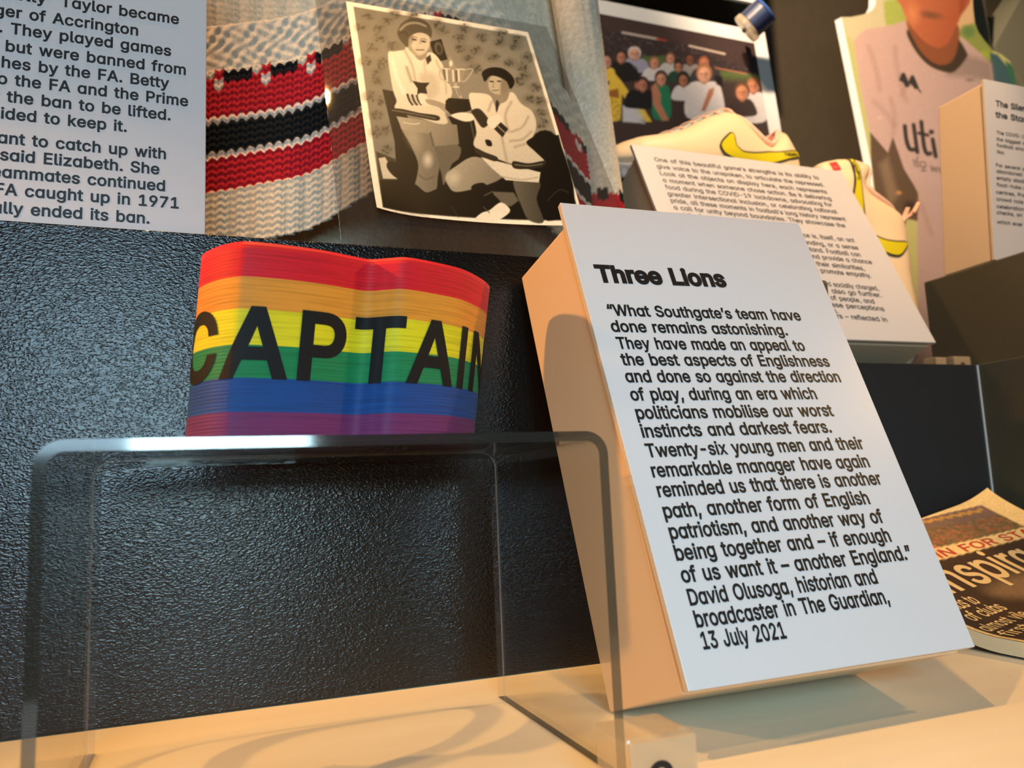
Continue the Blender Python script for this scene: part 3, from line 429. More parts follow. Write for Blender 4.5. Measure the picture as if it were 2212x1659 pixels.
        [181, 59, 205, 59, 228, 59, 248, 64, 264, 75, 280, 86, 292, 101, 300, 121, 308, 141, 312, 165, 312, 193, 312, 220, 308, 243, 300, 264, 292, 284, 280, 301, 264, 312, 248, 324, 228, 330, 205, 330, 181, 330, 161, 324, 145, 312, 129, 299, 117, 283, 109, 262, 100, 242, 96, 219, 96, 193, 96, 166, 100, 143, 109, 123, 117, 103, 129, 87, 145, 76, 162, 65]]),
    104: (410, [[114, 249, 114, 227, 114, 151, 114, 76, 114, 0, 93, 0, 73, 0, 53, 0, 53, 170, 53, 339, 53, 509, 73, 509, 93, 509, 114, 509, 114, 435, 114, 361, 114, 287, 110, 287, 106, 287, 102, 287, 114, 322, 131, 347, 152, 362, 174, 377, 199, 384, 227, 384, 253, 384, 276, 379, 295, 369, 315, 358, 330, 342, 341, 321, 352, 299, 357, 273, 357, 240, 357, 160, 357, 80, 357, 0, 337, 0, 316, 0, 296, 0, 296, 78, 296, 157, 296, 235, 296, 265, 288, 288, 273, 304, 258, 321, 237, 329, 210, 329, 192, 329, 175, 325, 161, 317, 146, 309, 135, 298, 126, 283, 118, 267]]),
    105: (167, [[73, 0, 53, 0, 53, 126, 53, 253, 53, 379, 73, 379, 93, 379, 114, 379, 114, 253, 114, 126, 114, 0, 93, 0],
        [95, 443, 84, 443, 72, 443, 62, 447, 54, 455, 45, 462, 41, 472, 41, 483, 41, 494, 45, 504, 54, 512, 62, 520, 72, 524, 84, 524, 95, 524, 106, 520, 114, 512, 122, 504, 126, 494, 126, 483, 126, 472, 122, 462, 114, 455, 106, 447]]),
    106: (167, [[53, 243, 53, 379, 73, 379, 93, 379, 114, 379, 114, 243, 114, 106, 114, -30, 114, -53, 110, -73, 102, -90, 93, -107, 81, -120, 65, -129, 48, -138, 28, -143, 4, -143, -1, -143, -5, -143, -10, -143, -10, -124, -10, -105, -10, -87, -6, -87, -2, -87, 2, -87, 20, -87, 32, -82, 40, -72, 49, -62, 53, -48, 53, -29, 53, 107],
        [95, 443, 83, 443, 72, 443, 62, 447, 53, 455, 45, 462, 41, 472, 41, 483, 41, 494, 45, 504, 53, 512, 62, 520, 72, 524, 83, 524, 95, 524, 105, 520, 114, 512, 122, 504, 126, 494, 126, 483, 126, 472, 122, 462, 114, 455, 105, 447]]),
    107: (381, [[132, 158, 110, 137, 110, 162, 110, 187, 110, 212, 113, 212, 117, 212, 121, 212, 175, 268, 230, 323, 284, 379, 310, 379, 335, 379, 360, 379, 301, 319, 243, 259, 184, 199, 182, 199, 179, 199, 177, 199, 155, 178],
        [73, 0, 53, 0, 53, 170, 53, 339, 53, 509, 73, 509, 93, 509, 114, 509, 114, 339, 114, 170, 114, 0, 93, 0],
        [320, 0, 294, 0, 245, 62, 197, 124, 148, 186, 162, 200, 177, 214, 191, 229, 252, 152, 312, 76, 372, 0, 346, 0]]),
    108: (189, [[147, -2, 139, -2, 110, -2, 88, 5, 74, 20, 60, 35, 53, 57, 53, 84, 53, 226, 53, 367, 53, 509, 73, 509, 93, 509, 114, 509, 114, 372, 114, 235, 114, 99, 114, 81, 116, 69, 120, 62, 125, 55, 133, 52, 146, 52, 152, 52, 157, 52, 160, 53, 164, 53, 167, 54, 170, 54, 173, 37, 177, 20, 181, 3, 175, 1, 169, 0, 162, -1, 154, -2]]),
    109: (610, [[73, 0, 53, 0, 53, 126, 53, 253, 53, 379, 72, 379, 92, 379, 112, 379, 112, 351, 112, 323, 112, 295, 111, 295, 109, 295, 108, 295, 113, 316, 121, 332, 132, 346, 144, 359, 157, 369, 172, 376, 187, 383, 203, 386, 219, 386, 247, 386, 270, 378, 287, 361, 305, 344, 316, 322, 321, 295, 318, 295, 315, 295, 312, 295, 317, 313, 325, 329, 337, 343, 349, 357, 364, 367, 381, 375, 398, 382, 416, 386, 437, 386, 459, 386, 479, 381, 497, 372, 515, 362, 530, 348, 541, 328, 551, 309, 557, 285, 557, 255, 557, 170, 557, 85, 557, 0, 536, 0, 516, 0, 496, 0, 496, 85, 496, 169, 496, 254, 496, 281, 488, 301, 473, 313, 457, 325, 439, 330, 419, 330, 402, 330, 387, 327, 374, 320, 362, 313, 352, 303, 345, 290, 339, 278, 335, 263, 335, 247, 335, 165, 335, 82, 335, 0, 315, 0, 295, 0, 274, 0, 274, 87, 274, 173, 274, 260, 274, 281, 267, 298, 253, 311, 239, 324, 221, 330, 199, 330, 185, 330, 171, 327, 158, 320, 144, 313, 134, 303, 126, 289, 118, 276, 114, 258, 114, 238, 114, 159, 114, 79, 114, 0, 93, 0]]),
    110: (410, [[114, 249, 114, 227, 114, 151, 114, 76, 114, 0, 93, 0, 73, 0, 53, 0, 53, 126, 53, 253, 53, 379, 72, 379, 92, 379, 112, 379, 112, 349, 112, 318, 112, 287, 109, 287, 106, 287, 102, 287, 114, 322, 131, 347, 152, 362, 174, 377, 199, 384, 227, 384, 253, 384, 276, 379, 295, 369, 314, 358, 330, 342, 341, 321, 352, 299, 357, 273, 357, 240, 357, 160, 357, 80, 357, 0, 337, 0, 316, 0, 296, 0, 296, 78, 296, 157, 296, 235, 296, 265, 288, 288, 273, 304, 258, 321, 237, 329, 210, 329, 192, 329, 175, 325, 161, 317, 146, 309, 135, 298, 126, 283, 118, 267]]),
    111: (415, [[242, -8, 207, -8, 173, -8, 143, 0, 117, 16, 91, 33, 71, 56, 56, 85, 41, 114, 34, 149, 34, 187, 34, 227, 41, 262, 56, 291, 71, 321, 91, 343, 117, 360, 143, 376, 173, 384, 207, 384, 242, 384, 273, 376, 299, 360, 325, 343, 345, 321, 359, 291, 374, 262, 381, 227, 381, 187, 381, 149, 374, 114, 359, 85, 345, 56, 325, 33, 299, 16, 273, 0],
        [182, 46, 207, 46, 233, 46, 254, 53, 270, 66, 287, 79, 299, 96, 307, 117, 315, 139, 319, 162, 319, 187, 319, 213, 315, 236, 307, 258, 299, 280, 287, 297, 270, 310, 254, 323, 233, 330, 207, 330, 182, 330, 161, 323, 145, 310, 129, 297, 116, 280, 108, 258, 100, 237, 96, 213, 96, 187, 96, 162, 100, 139, 108, 117, 116, 96, 129, 79, 145, 66, 161, 53]]),
    112: (424, [[73, -143, 53, -143, 53, 31, 53, 205, 53, 379, 72, 379, 92, 379, 112, 379, 112, 359, 112, 339, 112, 319, 114, 319, 116, 319, 118, 319, 123, 327, 129, 336, 137, 346, 145, 356, 157, 365, 171, 373, 186, 381, 205, 384, 229, 384, 261, 384, 289, 376, 313, 361, 337, 345, 356, 322, 370, 293, 383, 263, 390, 229, 390, 189, 390, 149, 383, 114, 370, 84, 356, 55, 337, 32, 313, 16, 289, 0, 261, -8, 229, -8, 206, -8, 187, -4, 173, 4, 158, 12, 146, 21, 138, 31, 130, 42, 123, 51, 118, 59, 117, 59, 115, 59, 114, 59, 114, -8, 114, -76, 114, -143, 93, -143],
        [197, 47, 220, 47, 244, 47, 263, 53, 279, 66, 295, 78, 308, 95, 316, 117, 324, 138, 328, 162, 328, 189, 328, 216, 324, 240, 316, 261, 308, 282, 296, 299, 280, 311, 264, 324, 244, 330, 220, 330, 197, 330, 177, 324, 161, 312, 145, 300, 133, 284, 125, 263, 117, 242, 113, 217, 113, 189, 113, 161, 117, 136, 125, 115, 133, 94, 146, 77, 162, 65, 178, 53]]),
    113: (424, [[372, 31, 372, -143, 351, -143, 331, -143, 311, -143, 311, -76, 311, -8, 311, 59, 309, 59, 308, 59, 306, 59, 302, 51, 295, 42, 287, 31, 278, 21, 267, 12, 252, 4, 238, -4, 219, -8, 195, -8, 164, -8, 136, 0, 111, 16, 87, 32, 68, 55, 55, 84, 41, 114, 34, 149, 34, 189, 34, 229, 41, 263, 55, 293, 69, 322, 88, 345, 112, 361, 136, 376, 164, 384, 196, 384, 219, 384, 238, 381, 253, 373, 268, 365, 279, 356, 287, 346, 296, 336, 302, 327, 307, 319, 309, 319, 311, 319, 313, 319, 313, 339, 313, 359, 313, 379, 332, 379, 352, 379, 372, 379, 372, 205],
        [181, 47, 205, 47, 227, 47, 247, 53, 263, 65, 279, 77, 291, 94, 299, 115, 308, 136, 312, 161, 312, 189, 312, 217, 308, 242, 300, 263, 292, 284, 279, 300, 263, 312, 247, 324, 228, 330, 205, 330, 181, 330, 161, 324, 145, 311, 129, 299, 116, 282, 108, 261, 100, 240, 96, 216, 96, 189, 96, 162, 100, 138, 109, 117, 117, 95, 129, 78, 145, 66, 161, 53]]),
    114: (259, [[73, 0, 53, 0, 53, 126, 53, 253, 53, 379, 72, 379, 92, 379, 112, 379, 112, 360, 112, 340, 112, 321, 113, 321, 114, 321, 115, 321, 122, 340, 135, 355, 152, 367, 170, 379, 190, 385, 213, 385, 218, 385, 223, 385, 229, 384, 235, 384, 240, 384, 243, 384, 243, 363, 243, 343, 243, 322, 242, 323, 237, 323, 230, 324, 223, 325, 215, 326, 207, 326, 189, 326, 173, 322, 159, 315, 145, 307, 134, 297, 126, 284, 118, 270, 114, 255, 114, 237, 114, 158, 114, 79, 114, 0, 93, 0]]),
    115: (365, [[211, -8, 182, -8, 156, -8, 133, -4, 112, 3, 92, 11, 75, 23, 62, 38, 49, 53, 40, 72, 36, 94, 55, 98, 74, 102, 94, 107, 99, 86, 109, 70, 124, 60, 139, 50, 158, 45, 181, 45, 208, 45, 229, 51, 244, 62, 260, 74, 268, 87, 268, 103, 268, 116, 263, 127, 254, 136, 245, 144, 231, 151, 212, 155, 191, 160, 170, 165, 149, 170, 115, 178, 89, 191, 72, 208, 55, 225, 47, 247, 47, 274, 47, 296, 53, 315, 65, 332, 77, 348, 94, 361, 115, 370, 136, 380, 160, 384, 187, 384, 213, 384, 235, 380, 254, 372, 272, 365, 287, 353, 299, 339, 310, 325, 319, 309, 324, 290, 305, 286, 287, 281, 268, 277, 263, 292, 255, 304, 243, 316, 230, 327, 212, 333, 187, 333, 165, 333, 146, 327, 131, 317, 116, 306, 109, 293, 109, 277, 109, 263, 114, 252, 124, 243, 134, 235, 150, 228, 172, 223, 191, 218, 210, 214, 229, 209, 264, 201, 290, 188, 306, 171, 323, 154, 331, 133, 331, 107, 331, 84, 325, 64, 312, 47, 300, 30, 282, 16, 260, 6, 237, -3]]),
    116: (227, [[138, 379, 204, 379, 204, 362, 204, 344, 204, 327, 138, 327, 72, 327, 6, 327, 6, 344, 6, 362, 6, 379, 72, 379],
        [65, 345, 65, 471, 85, 471, 106, 471, 126, 471, 126, 347, 126, 222, 126, 98, 126, 81, 129, 69, 136, 61, 143, 54, 154, 50, 170, 50, 174, 50, 179, 50, 185, 51, 191, 52, 197, 53, 202, 54, 206, 36, 209, 19, 213, 2, 207, 0, 200, -2, 192, -3, 184, -4, 176, -4, 168, -4, 136, -4, 110, 4, 92, 21, 74, 38, 65, 62, 65, 93, 65, 219]]),
    117: (410, [[211, -5, 182, -5, 157, -5, 134, 0, 115, 11, 95, 21, 80, 37, 69, 59, 58, 80, 53, 107, 53, 139, 53, 219, 53, 299, 53, 379, 73, 379, 93, 379, 114, 379, 114, 301, 114, 222, 114, 144, 114, 114, 121, 91, 137, 75, 152, 58, 173, 50, 200, 50, 218, 50, 235, 54, 249, 62, 264, 70, 275, 81, 283, 97, 292, 112, 296, 131, 296, 153, 296, 228, 296, 304, 296, 379, 316, 379, 337, 379, 357, 379, 357, 253, 357, 126, 357, 0, 337, 0, 318, 0, 298, 0, 298, 31, 298, 61, 298, 92, 301, 92, 304, 92, 307, 92, 295, 57, 279, 32, 257, 17, 235, 2]]),
    118: (389, [[184, 0, 163, 0, 114, 126, 66, 253, 17, 379, 40, 379, 62, 379, 84, 379, 111, 305, 138, 230, 165, 155, 174, 132, 181, 110, 187, 87, 193, 64, 199, 42, 206, 21, 198, 21, 191, 21, 184, 21, 191, 42, 197, 64, 203, 87, 209, 110, 216, 132, 224, 155, 251, 230, 278, 305, 305, 379, 327, 379, 349, 379, 371, 379, 323, 253, 275, 126, 226, 0, 205, 0]]),
    119: (567, [[158, 0, 138, 0, 99, 126, 61, 253, 23, 379, 44, 379, 66, 379, 87, 379, 103, 324, 118, 269, 133, 214, 140, 191, 147, 165, 154, 137, 161, 108, 168, 76, 175, 41, 172, 41, 168, 41, 165, 41, 172, 75, 179, 106, 186, 135, 193, 163, 199, 190, 206, 214, 221, 269, 237, 324, 252, 379, 273, 379, 295, 379, 316, 379, 332, 324, 347, 269, 362, 214, 368, 190, 375, 164, 382, 136, 388, 107, 395, 76, 402, 41, 399, 41, 395, 41, 391, 41, 399, 75, 406, 107, 413, 135, 420, 164, 427, 190, 434, 214, 449, 269, 465, 324, 480, 379, 502, 379, 523, 379, 545, 379, 506, 253, 468, 126, 429, 0, 409, 0, 389, 0, 368, 0, 352, 57, 335, 114, 319, 172, 314, 189, 309, 207, 305, 225, 300, 243, 295, 261, 291, 280, 286, 299, 281, 318, 277, 338, 281, 338, 286, 338, 291, 338, 286, 319, 281, 299, 277, 280, 272, 261, 267, 243, 263, 225, 258, 206, 253, 189, 248, 172, 231, 114, 215, 57, 199, 0, 178, 0]]),
    120: (379, [[44, 0, 21, 0, 71, 73, 121, 145, 171, 218, 171, 202, 171, 187, 171, 171, 124, 240, 76, 310, 29, 379, 52, 379, 76, 379, 100, 379, 116, 355, 132, 330, 147, 306, 160, 287, 170, 270, 179, 253, 188, 237, 198, 221, 207, 206, 197, 206, 186, 206, 175, 206, 185, 221, 194, 237, 202, 253, 211, 270, 221, 287, 233, 306, 249, 330, 266, 355, 282, 379, 305, 379, 328, 379, 352, 379, 304, 309, 256, 239, 209, 169, 209, 184, 209, 199, 209, 214, 258, 143, 308, 71, 358, 0, 334, 0, 310, 0, 287, 0, 268, 28, 249, 57, 231, 85, 219, 103, 209, 120, 200, 136, 191, 152, 182, 167, 173, 182, 183, 182, 194, 182, 205, 182, 195, 167, 186, 152, 178, 136, 170, 120, 160, 103, 148, 85, 129, 57, 110, 28, 91, 0, 68, 0]]),
    121: (389, [[51, -140, 47, -139, 52, -121, 57, -103, 61, -86, 65, -86, 68, -87, 71, -87, 83, -90, 94, -91, 104, -89, 114, -87, 122, -82, 130, -74, 138, -66, 145, -53, 151, -36, 155, -24, 159, -13, 163, -1, 114, 126, 66, 252, 17, 379, 40, 379, 62, 379, 84, 379, 111, 305, 138, 230, 165, 155, 174, 132, 181, 109, 187, 87, 193, 64, 199, 42, 206, 21, 198, 21, 191, 21, 184, 21, 190, 42, 196, 64, 202, 87, 209, 110, 216, 132, 224, 155, 251, 230, 278, 305, 305, 379, 327, 379, 349, 379, 371, 379, 316, 234, 260, 88, 204, -58, 196, -78, 187, -94, 177, -107, 166, -120, 153, -129, 139, -136, 125, -142, 109, -145, 91, -145, 81, -145, 72, -144, 65, -143, 57, -142]]),
    122: (380, [[141, 0, 42, 0, 42, 15, 42, 30, 42, 46, 112, 137, 183, 228, 254, 320, 254, 321, 254, 322, 254, 323, 185, 323, 117, 323, 48, 323, 48, 342, 48, 361, 48, 379, 143, 379, 238, 379, 333, 379, 333, 363, 333, 347, 333, 331, 264, 241, 195, 150, 126, 60, 126, 59, 126, 58, 126, 56, 197, 56, 268, 56, 339, 56, 339, 38, 339, 19, 339, 0, 240, 0]]),
    48: (453, [[264, -7, 227, -7, 189, -7, 157, 3, 130, 24, 103, 45, 83, 74, 69, 113, 55, 152, 48, 199, 48, 254, 48, 309, 55, 356, 69, 395, 83, 434, 104, 464, 130, 484, 157, 505, 189, 516, 227, 516, 264, 516, 296, 505, 323, 484, 350, 464, 370, 434, 384, 395, 398, 356, 405, 309, 405, 254, 405, 199, 398, 152, 384, 113, 370, 74, 350, 45, 323, 24, 297, 3],
        [202, 50, 227, 50, 252, 50, 273, 58, 290, 74, 308, 90, 321, 113, 330, 144, 339, 174, 344, 211, 344, 254, 344, 297, 339, 334, 330, 365, 321, 395, 308, 419, 290, 435, 273, 451, 252, 460, 227, 460, 202, 460, 180, 451, 163, 435, 146, 419, 132, 395, 123, 365, 114, 334, 109, 297, 109, 254, 109, 211, 114, 174, 123, 144, 132, 113, 146, 90, 163, 74, 180, 58]]),
    49: (453, [[181, 0, 76, 0, 76, 18, 76, 36, 76, 55, 181, 55, 286, 55, 391, 55, 391, 36, 391, 18, 391, 0, 286, 0],
        [250, 509, 276, 509, 276, 339, 276, 170, 276, 0, 255, 0, 234, 0, 212, 0, 212, 149, 212, 299, 212, 448, 211, 448, 210, 448, 209, 448, 168, 418, 127, 388, 86, 358, 86, 381, 86, 404, 86, 427, 123, 454, 161, 481, 198, 509, 224, 509]]),
    50: (453, [[172, 0, 64, 0, 64, 16, 64, 32, 64, 47, 121, 108, 177, 168, 234, 229, 254, 249, 270, 267, 282, 282, 295, 298, 304, 313, 311, 327, 317, 341, 320, 356, 320, 371, 320, 390, 316, 405, 308, 419, 299, 432, 288, 442, 273, 449, 259, 456, 242, 460, 224, 460, 204, 460, 187, 456, 172, 447, 158, 439, 147, 428, 139, 413, 131, 399, 127, 382, 127, 362, 107, 362, 86, 362, 66, 362, 66, 392, 72, 419, 86, 442, 100, 465, 119, 483, 143, 496, 167, 509, 194, 516, 225, 516, 255, 516, 282, 509, 306, 497, 329, 484, 348, 467, 361, 445, 374, 424, 381, 399, 381, 372, 381, 354, 378, 335, 371, 318, 364, 300, 353, 280, 336, 259, 319, 237, 296, 211, 267, 180, 229, 140, 191, 100, 153, 60, 153, 59, 153, 58, 153, 57, 231, 57, 310, 57, 389, 57, 389, 38, 389, 19, 389, 0, 281, 0]]),
    51: (453, [[252, -7, 218, -7, 187, -7, 158, -1, 133, 10, 107, 21, 86, 37, 70, 57, 54, 78, 46, 103, 44, 132, 66, 132, 87, 132, 109, 132, 111, 114, 117, 99, 126, 87, 136, 75, 149, 65, 165, 59, 181, 53, 199, 50, 219, 50, 239, 50, 258, 53, 275, 61, 292, 68, 305, 79, 315, 93, 324, 107, 329, 124, 329, 145, 329, 163, 325, 181, 316, 196, 307, 212, 293, 224, 275, 234, 256, 243, 231, 248, 201, 248, 186, 248, 172, 248, 157, 248, 157, 265, 157, 282, 157, 299, 200, 349, 244, 399, 288, 448, 288, 450, 288, 451, 288, 452, 215, 452, 142, 452, 70, 452, 70, 471, 70, 490, 70, 509, 171, 509, 272, 509, 372, 509, 372, 493, 372, 477, 372, 461, 319, 400, 265, 339, 211, 278, 211, 282, 211, 285, 211, 289, 249, 293, 281, 288, 308, 276, 335, 263, 356, 246, 371, 222, 386, 199, 393, 173, 393, 145, 393, 115, 385, 89, 370, 66, 355, 43, 335, 25, 309, 12, 282, 0]]),
    52: (453, [[164, 105, 40, 105, 40, 123, 40, 141, 40, 158, 109, 275, 178, 392, 247, 509, 268, 509, 289, 509, 311, 509, 243, 394, 176, 280, 109, 166, 109, 165, 109, 164, 109, 163, 210, 163, 312, 163, 413, 163, 413, 144, 413, 125, 413, 105, 289, 105],
        [302, 0, 282, 0, 282, 40, 282, 81, 282, 121, 282, 130, 282, 138, 282, 146, 282, 203, 282, 260, 282, 318, 302, 318, 322, 318, 343, 318, 343, 212, 343, 106, 343, 0, 322, 0]]),
    53: (453, [[254, -7, 221, -7, 191, -7, 164, -1, 140, 11, 116, 23, 97, 39, 83, 60, 69, 81, 61, 104, 60, 130, 81, 130, 101, 130, 122, 130, 124, 115, 129, 101, 138, 89, 147, 77, 159, 67, 173, 60, 188, 53, 204, 50, 221, 50, 242, 50, 260, 55, 276, 64, 292, 74, 305, 87, 314, 104, 323, 121, 328, 141, 328, 162, 328, 184, 323, 204, 314, 221, 304, 238, 291, 252, 275, 262, 258, 272, 239, 277, 218, 277, 201, 277, 184, 274, 167, 268, 151, 263, 138, 255, 128, 246, 108, 248, 88, 250, 67, 253, 77, 338, 86, 423, 96, 509, 186, 509, 276, 509, 366, 509, 366, 490, 366, 471, 366, 452, 294, 452, 222, 452, 151, 452, 145, 402, 139, 352, 134, 301, 135, 301, 135, 301, 136, 301, 147, 311, 161, 319, 178, 325, 194, 331, 211, 334, 229, 334, 253, 334, 274, 329, 294, 321, 313, 313, 331, 301, 345, 285, 359, 270, 371, 252, 379, 231, 387, 210, 391, 188, 391, 163, 391, 130, 384, 101, 369, 76, 354, 50, 334, 30, 309, 15, 283, 1]]),
    54: (453, [[258, -7, 226, -7, 195, -7, 167, 0, 142, 15, 118, 29, 98, 49, 84, 74, 71, 100, 64, 129, 64, 162, 64, 186, 69, 212, 80, 239, 91, 266, 110, 300, 137, 340, 176, 396, 214, 453, 252, 509, 276, 509, 299, 509, 322, 509, 265, 426, 208, 344, 151, 261, 149, 261, 147, 261, 145, 261, 150, 271, 157, 280, 165, 288, 174, 296, 184, 302, 196, 307, 207, 312, 221, 314, 235, 314, 266, 314, 293, 308, 316, 295, 339, 282, 357, 263, 370, 240, 382, 216, 389, 189, 389, 157, 389, 125, 382, 97, 368, 73, 354, 48, 334, 28, 310, 14, 286, 0],
        [207, 48, 226, 48, 246, 48, 264, 53, 279, 63, 294, 72, 306, 85, 314, 101, 323, 118, 327, 136, 327, 157, 327, 178, 323, 197, 314, 213, 306, 230, 294, 242, 279, 251, 264, 261, 246, 265, 226, 265, 207, 265, 189, 261, 174, 252, 159, 243, 147, 230, 138, 214, 129, 198, 125, 179, 125, 158, 125, 137, 129, 118, 138, 102, 147, 85, 159, 72, 174, 63, 189, 53]]),
    55: (453, [[120, 0, 97, 0, 172, 149, 248, 299, 323, 448, 323, 450, 323, 451, 323, 452, 236, 452, 149, 452, 62, 452, 62, 471, 62, 490, 62, 509, 172, 509, 281, 509, 391, 509, 391, 489, 391, 469, 391, 449, 315, 299, 240, 150, 165, 0, 142, 0]]),
    56: (453, [[260, -7, 226, -7, 192, -7, 162, -1, 136, 11, 109, 24, 89, 40, 74, 62, 59, 83, 52, 108, 52, 135, 52, 157, 56, 177, 65, 195, 74, 213, 86, 229, 101, 241, 116, 253, 133, 261, 153, 265, 153, 265, 153, 266, 153, 267, 128, 273, 108, 287, 93, 308, 78, 329, 70, 353, 70, 380, 70, 406, 77, 429, 90, 450, 104, 470, 122, 486, 146, 498, 169, 510, 196, 516, 226, 516, 256, 516, 283, 510, 306, 498, 329, 486, 348, 470, 361, 450, 375, 429, 382, 406, 382, 380, 382, 353, 374, 329, 359, 308, 344, 287, 325, 273, 300, 267, 300, 266, 300, 265, 300, 265, 319, 261, 336, 253, 351, 241, 366, 229, 378, 213, 387, 195, 396, 177, 401, 157, 401, 135, 401, 108, 393, 83, 378, 62, 364, 40, 343, 24, 317, 11, 291, -1],
        [204, 49, 226, 49, 249, 49, 268, 53, 285, 60, 301, 68, 314, 78, 323, 91, 332, 105, 337, 121, 337, 139, 337, 158, 332, 174, 322, 189, 313, 203, 300, 214, 283, 223, 266, 231, 247, 235, 226, 235, 205, 235, 186, 231, 169, 223, 152, 214, 139, 203, 130, 189, 120, 174, 115, 158, 115, 139, 115, 121, 120, 105, 129, 91, 138, 78, 151, 68, 167, 60, 184, 53],
        [208, 290, 226, 290, 244, 290, 260, 293, 274, 300, 288, 307, 299, 318, 307, 330, 315, 343, 319, 358, 319, 376, 319, 393, 315, 407, 308, 420, 300, 433, 289, 443, 275, 449, 261, 456, 245, 460, 226, 460, 208, 460, 191, 456, 177, 449, 163, 443, 152, 433, 145, 420, 137, 407, 133, 393, 133, 376, 133, 358, 137, 343, 145, 330, 152, 318, 163, 307, 178, 300, 192, 293]]),
    57: (453, [[195, 516, 226, 516, 258, 516, 286, 508, 310, 494, 335, 480, 354, 460, 368, 434, 382, 409, 389, 380, 389, 347, 389, 323, 383, 297, 373, 270, 362, 243, 343, 209, 315, 168, 277, 112, 239, 56, 200, 0, 177, 0, 154, 0, 130, 0, 187, 83, 244, 165, 301, 248, 303, 248, 305, 248, 307, 248, 303, 238, 296, 229, 287, 221, 279, 213, 269, 207, 257, 202, 245, 197, 232, 195, 218, 195, 187, 195, 160, 201, 137, 214, 114, 227, 96, 245, 83, 269, 70, 292, 64, 320, 64, 352, 64, 384, 71, 412, 85, 436, 99, 461, 118, 480, 143, 494, 167, 508],
        [246, 460, 226, 460, 207, 460, 189, 456, 174, 446, 159, 437, 147, 424, 138, 407, 130, 391, 125, 372, 125, 352, 125, 330, 130, 312, 138, 295, 147, 279, 159, 266, 174, 257, 189, 248, 207, 243, 226, 243, 246, 243, 263, 248, 279, 257, 294, 266, 306, 279, 314, 295, 323, 311, 327, 330, 327, 350, 327, 372, 323, 391, 314, 407, 306, 424, 294, 437, 279, 446, 264, 456]]),
    46: (188, [[108, -4, 95, -4, 83, -4, 72, 0, 63, 9, 54, 18, 50, 28, 50, 41, 50, 54, 54, 65, 63, 73, 72, 82, 83, 87, 95, 87, 108, 87, 119, 82, 128, 73, 137, 65, 141, 54, 141, 41, 141, 28, 137, 18, 128, 9, 119, 0]]),
    44: (188, [[53, -119, 38, -119, 48, -56, 58, 8, 68, 71, 91, 71, 114, 71, 137, 71, 119, 8, 102, -56, 84, -119, 69, -119]]),
    45: (453, [[263, 244, 337, 244, 337, 226, 337, 207, 337, 188, 263, 188, 188, 188, 114, 188, 114, 207, 114, 226, 114, 244, 188, 244]]),
    8211: (350, [[233, 244, 350, 244, 350, 226, 350, 207, 350, 188, 233, 188, 117, 188, 0, 188, 0, 207, 0, 226, 0, 244, 117, 244]]),
    39: (206, [[95, 318, 78, 318, 75, 381, 73, 445, 70, 509, 92, 509, 114, 509, 136, 509, 133, 445, 131, 381, 128, 318, 112, 318]]),
    8217: (177, [[67, 318, 52, 318, 62, 382, 72, 445, 82, 509, 105, 509, 128, 509, 151, 509, 133, 445, 116, 382, 98, 318, 83, 318]]),
    8220: (300, [[75, 318, 52, 318, 69, 382, 87, 445, 104, 509, 120, 509, 135, 509, 151, 509, 141, 445, 131, 382, 121, 318, 98, 318],
        [198, 318, 175, 318, 192, 382, 210, 445, 228, 509, 243, 509, 259, 509, 274, 509, 264, 445, 254, 382, 244, 318, 221, 318]]),
    8221: (300, [[67, 318, 52, 318, 62, 382, 72, 445, 82, 509, 105, 509, 128, 509, 151, 509, 133, 445, 116, 382, 98, 318, 83, 318],
        [190, 318, 175, 318, 185, 382, 195, 445, 205, 509, 228, 509, 251, 509, 274, 509, 257, 445, 239, 382, 222, 318, 206, 318]]),
    38: (448, [[221, -7, 197, -7, 163, -7, 135, -1, 110, 12, 86, 24, 67, 41, 54, 62, 41, 83, 34, 107, 34, 133, 34, 155, 39, 174, 47, 189, 56, 205, 69, 220, 85, 235, 101, 249, 119, 263, 140, 279, 166, 298, 191, 316, 216, 335, 223, 340, 230, 346, 237, 352, 244, 359, 250, 366, 255, 375, 259, 384, 262, 394, 262, 405, 262, 421, 256, 434, 245, 445, 235, 456, 220, 461, 201, 461, 189, 461, 178, 458, 168, 453, 158, 448, 151, 441, 145, 431, 140, 422, 137, 411, 137, 399, 137, 386, 140, 374, 145, 363, 151, 352, 159, 340, 169, 327, 179, 315, 190, 300, 204, 284, 282, 189, 360, 95, 438, 0, 413, 0, 389, 0, 364, 0, 300, 77, 236, 154, 171, 231, 152, 255, 135, 275, 121, 293, 107, 310, 95, 327, 87, 344, 79, 361, 75, 379, 75, 398, 75, 421, 81, 441, 91, 458, 101, 475, 116, 489, 134, 499, 153, 509, 175, 513, 200, 513, 225, 513, 247, 509, 266, 499, 284, 489, 298, 476, 308, 459, 319, 443, 324, 424, 324, 404, 324, 389, 321, 375, 315, 362, 309, 348, 302, 336, 291, 325, 281, 314, 269, 303, 256, 293, 222, 268, 188, 243, 154, 217, 133, 202, 119, 188, 110, 174, 101, 161, 97, 147, 97, 131, 97, 115, 101, 100, 109, 87, 117, 75, 129, 65, 143, 57, 158, 50, 174, 46, 193, 46, 213, 46, 233, 51, 251, 59, 270, 68, 286, 80, 301, 95, 316, 111, 328, 130, 336, 151, 345, 173, 349, 197, 349, 224, 368, 224, 388, 224, 408, 224, 408, 192, 404, 165, 397, 144, 389, 122, 381, 105, 371, 92, 361, 79, 352, 69, 345, 62, 341, 57, 337, 52, 333, 47, 316, 29, 296, 16, 271, 7, 246, -2]]),
    47: (249, [[216, 533, 235, 533, 180, 330, 126, 127, 71, -76, 52, -76, 33, -76, 14, -76, 69, 127, 124, 330, 178, 533, 197, 533]]),
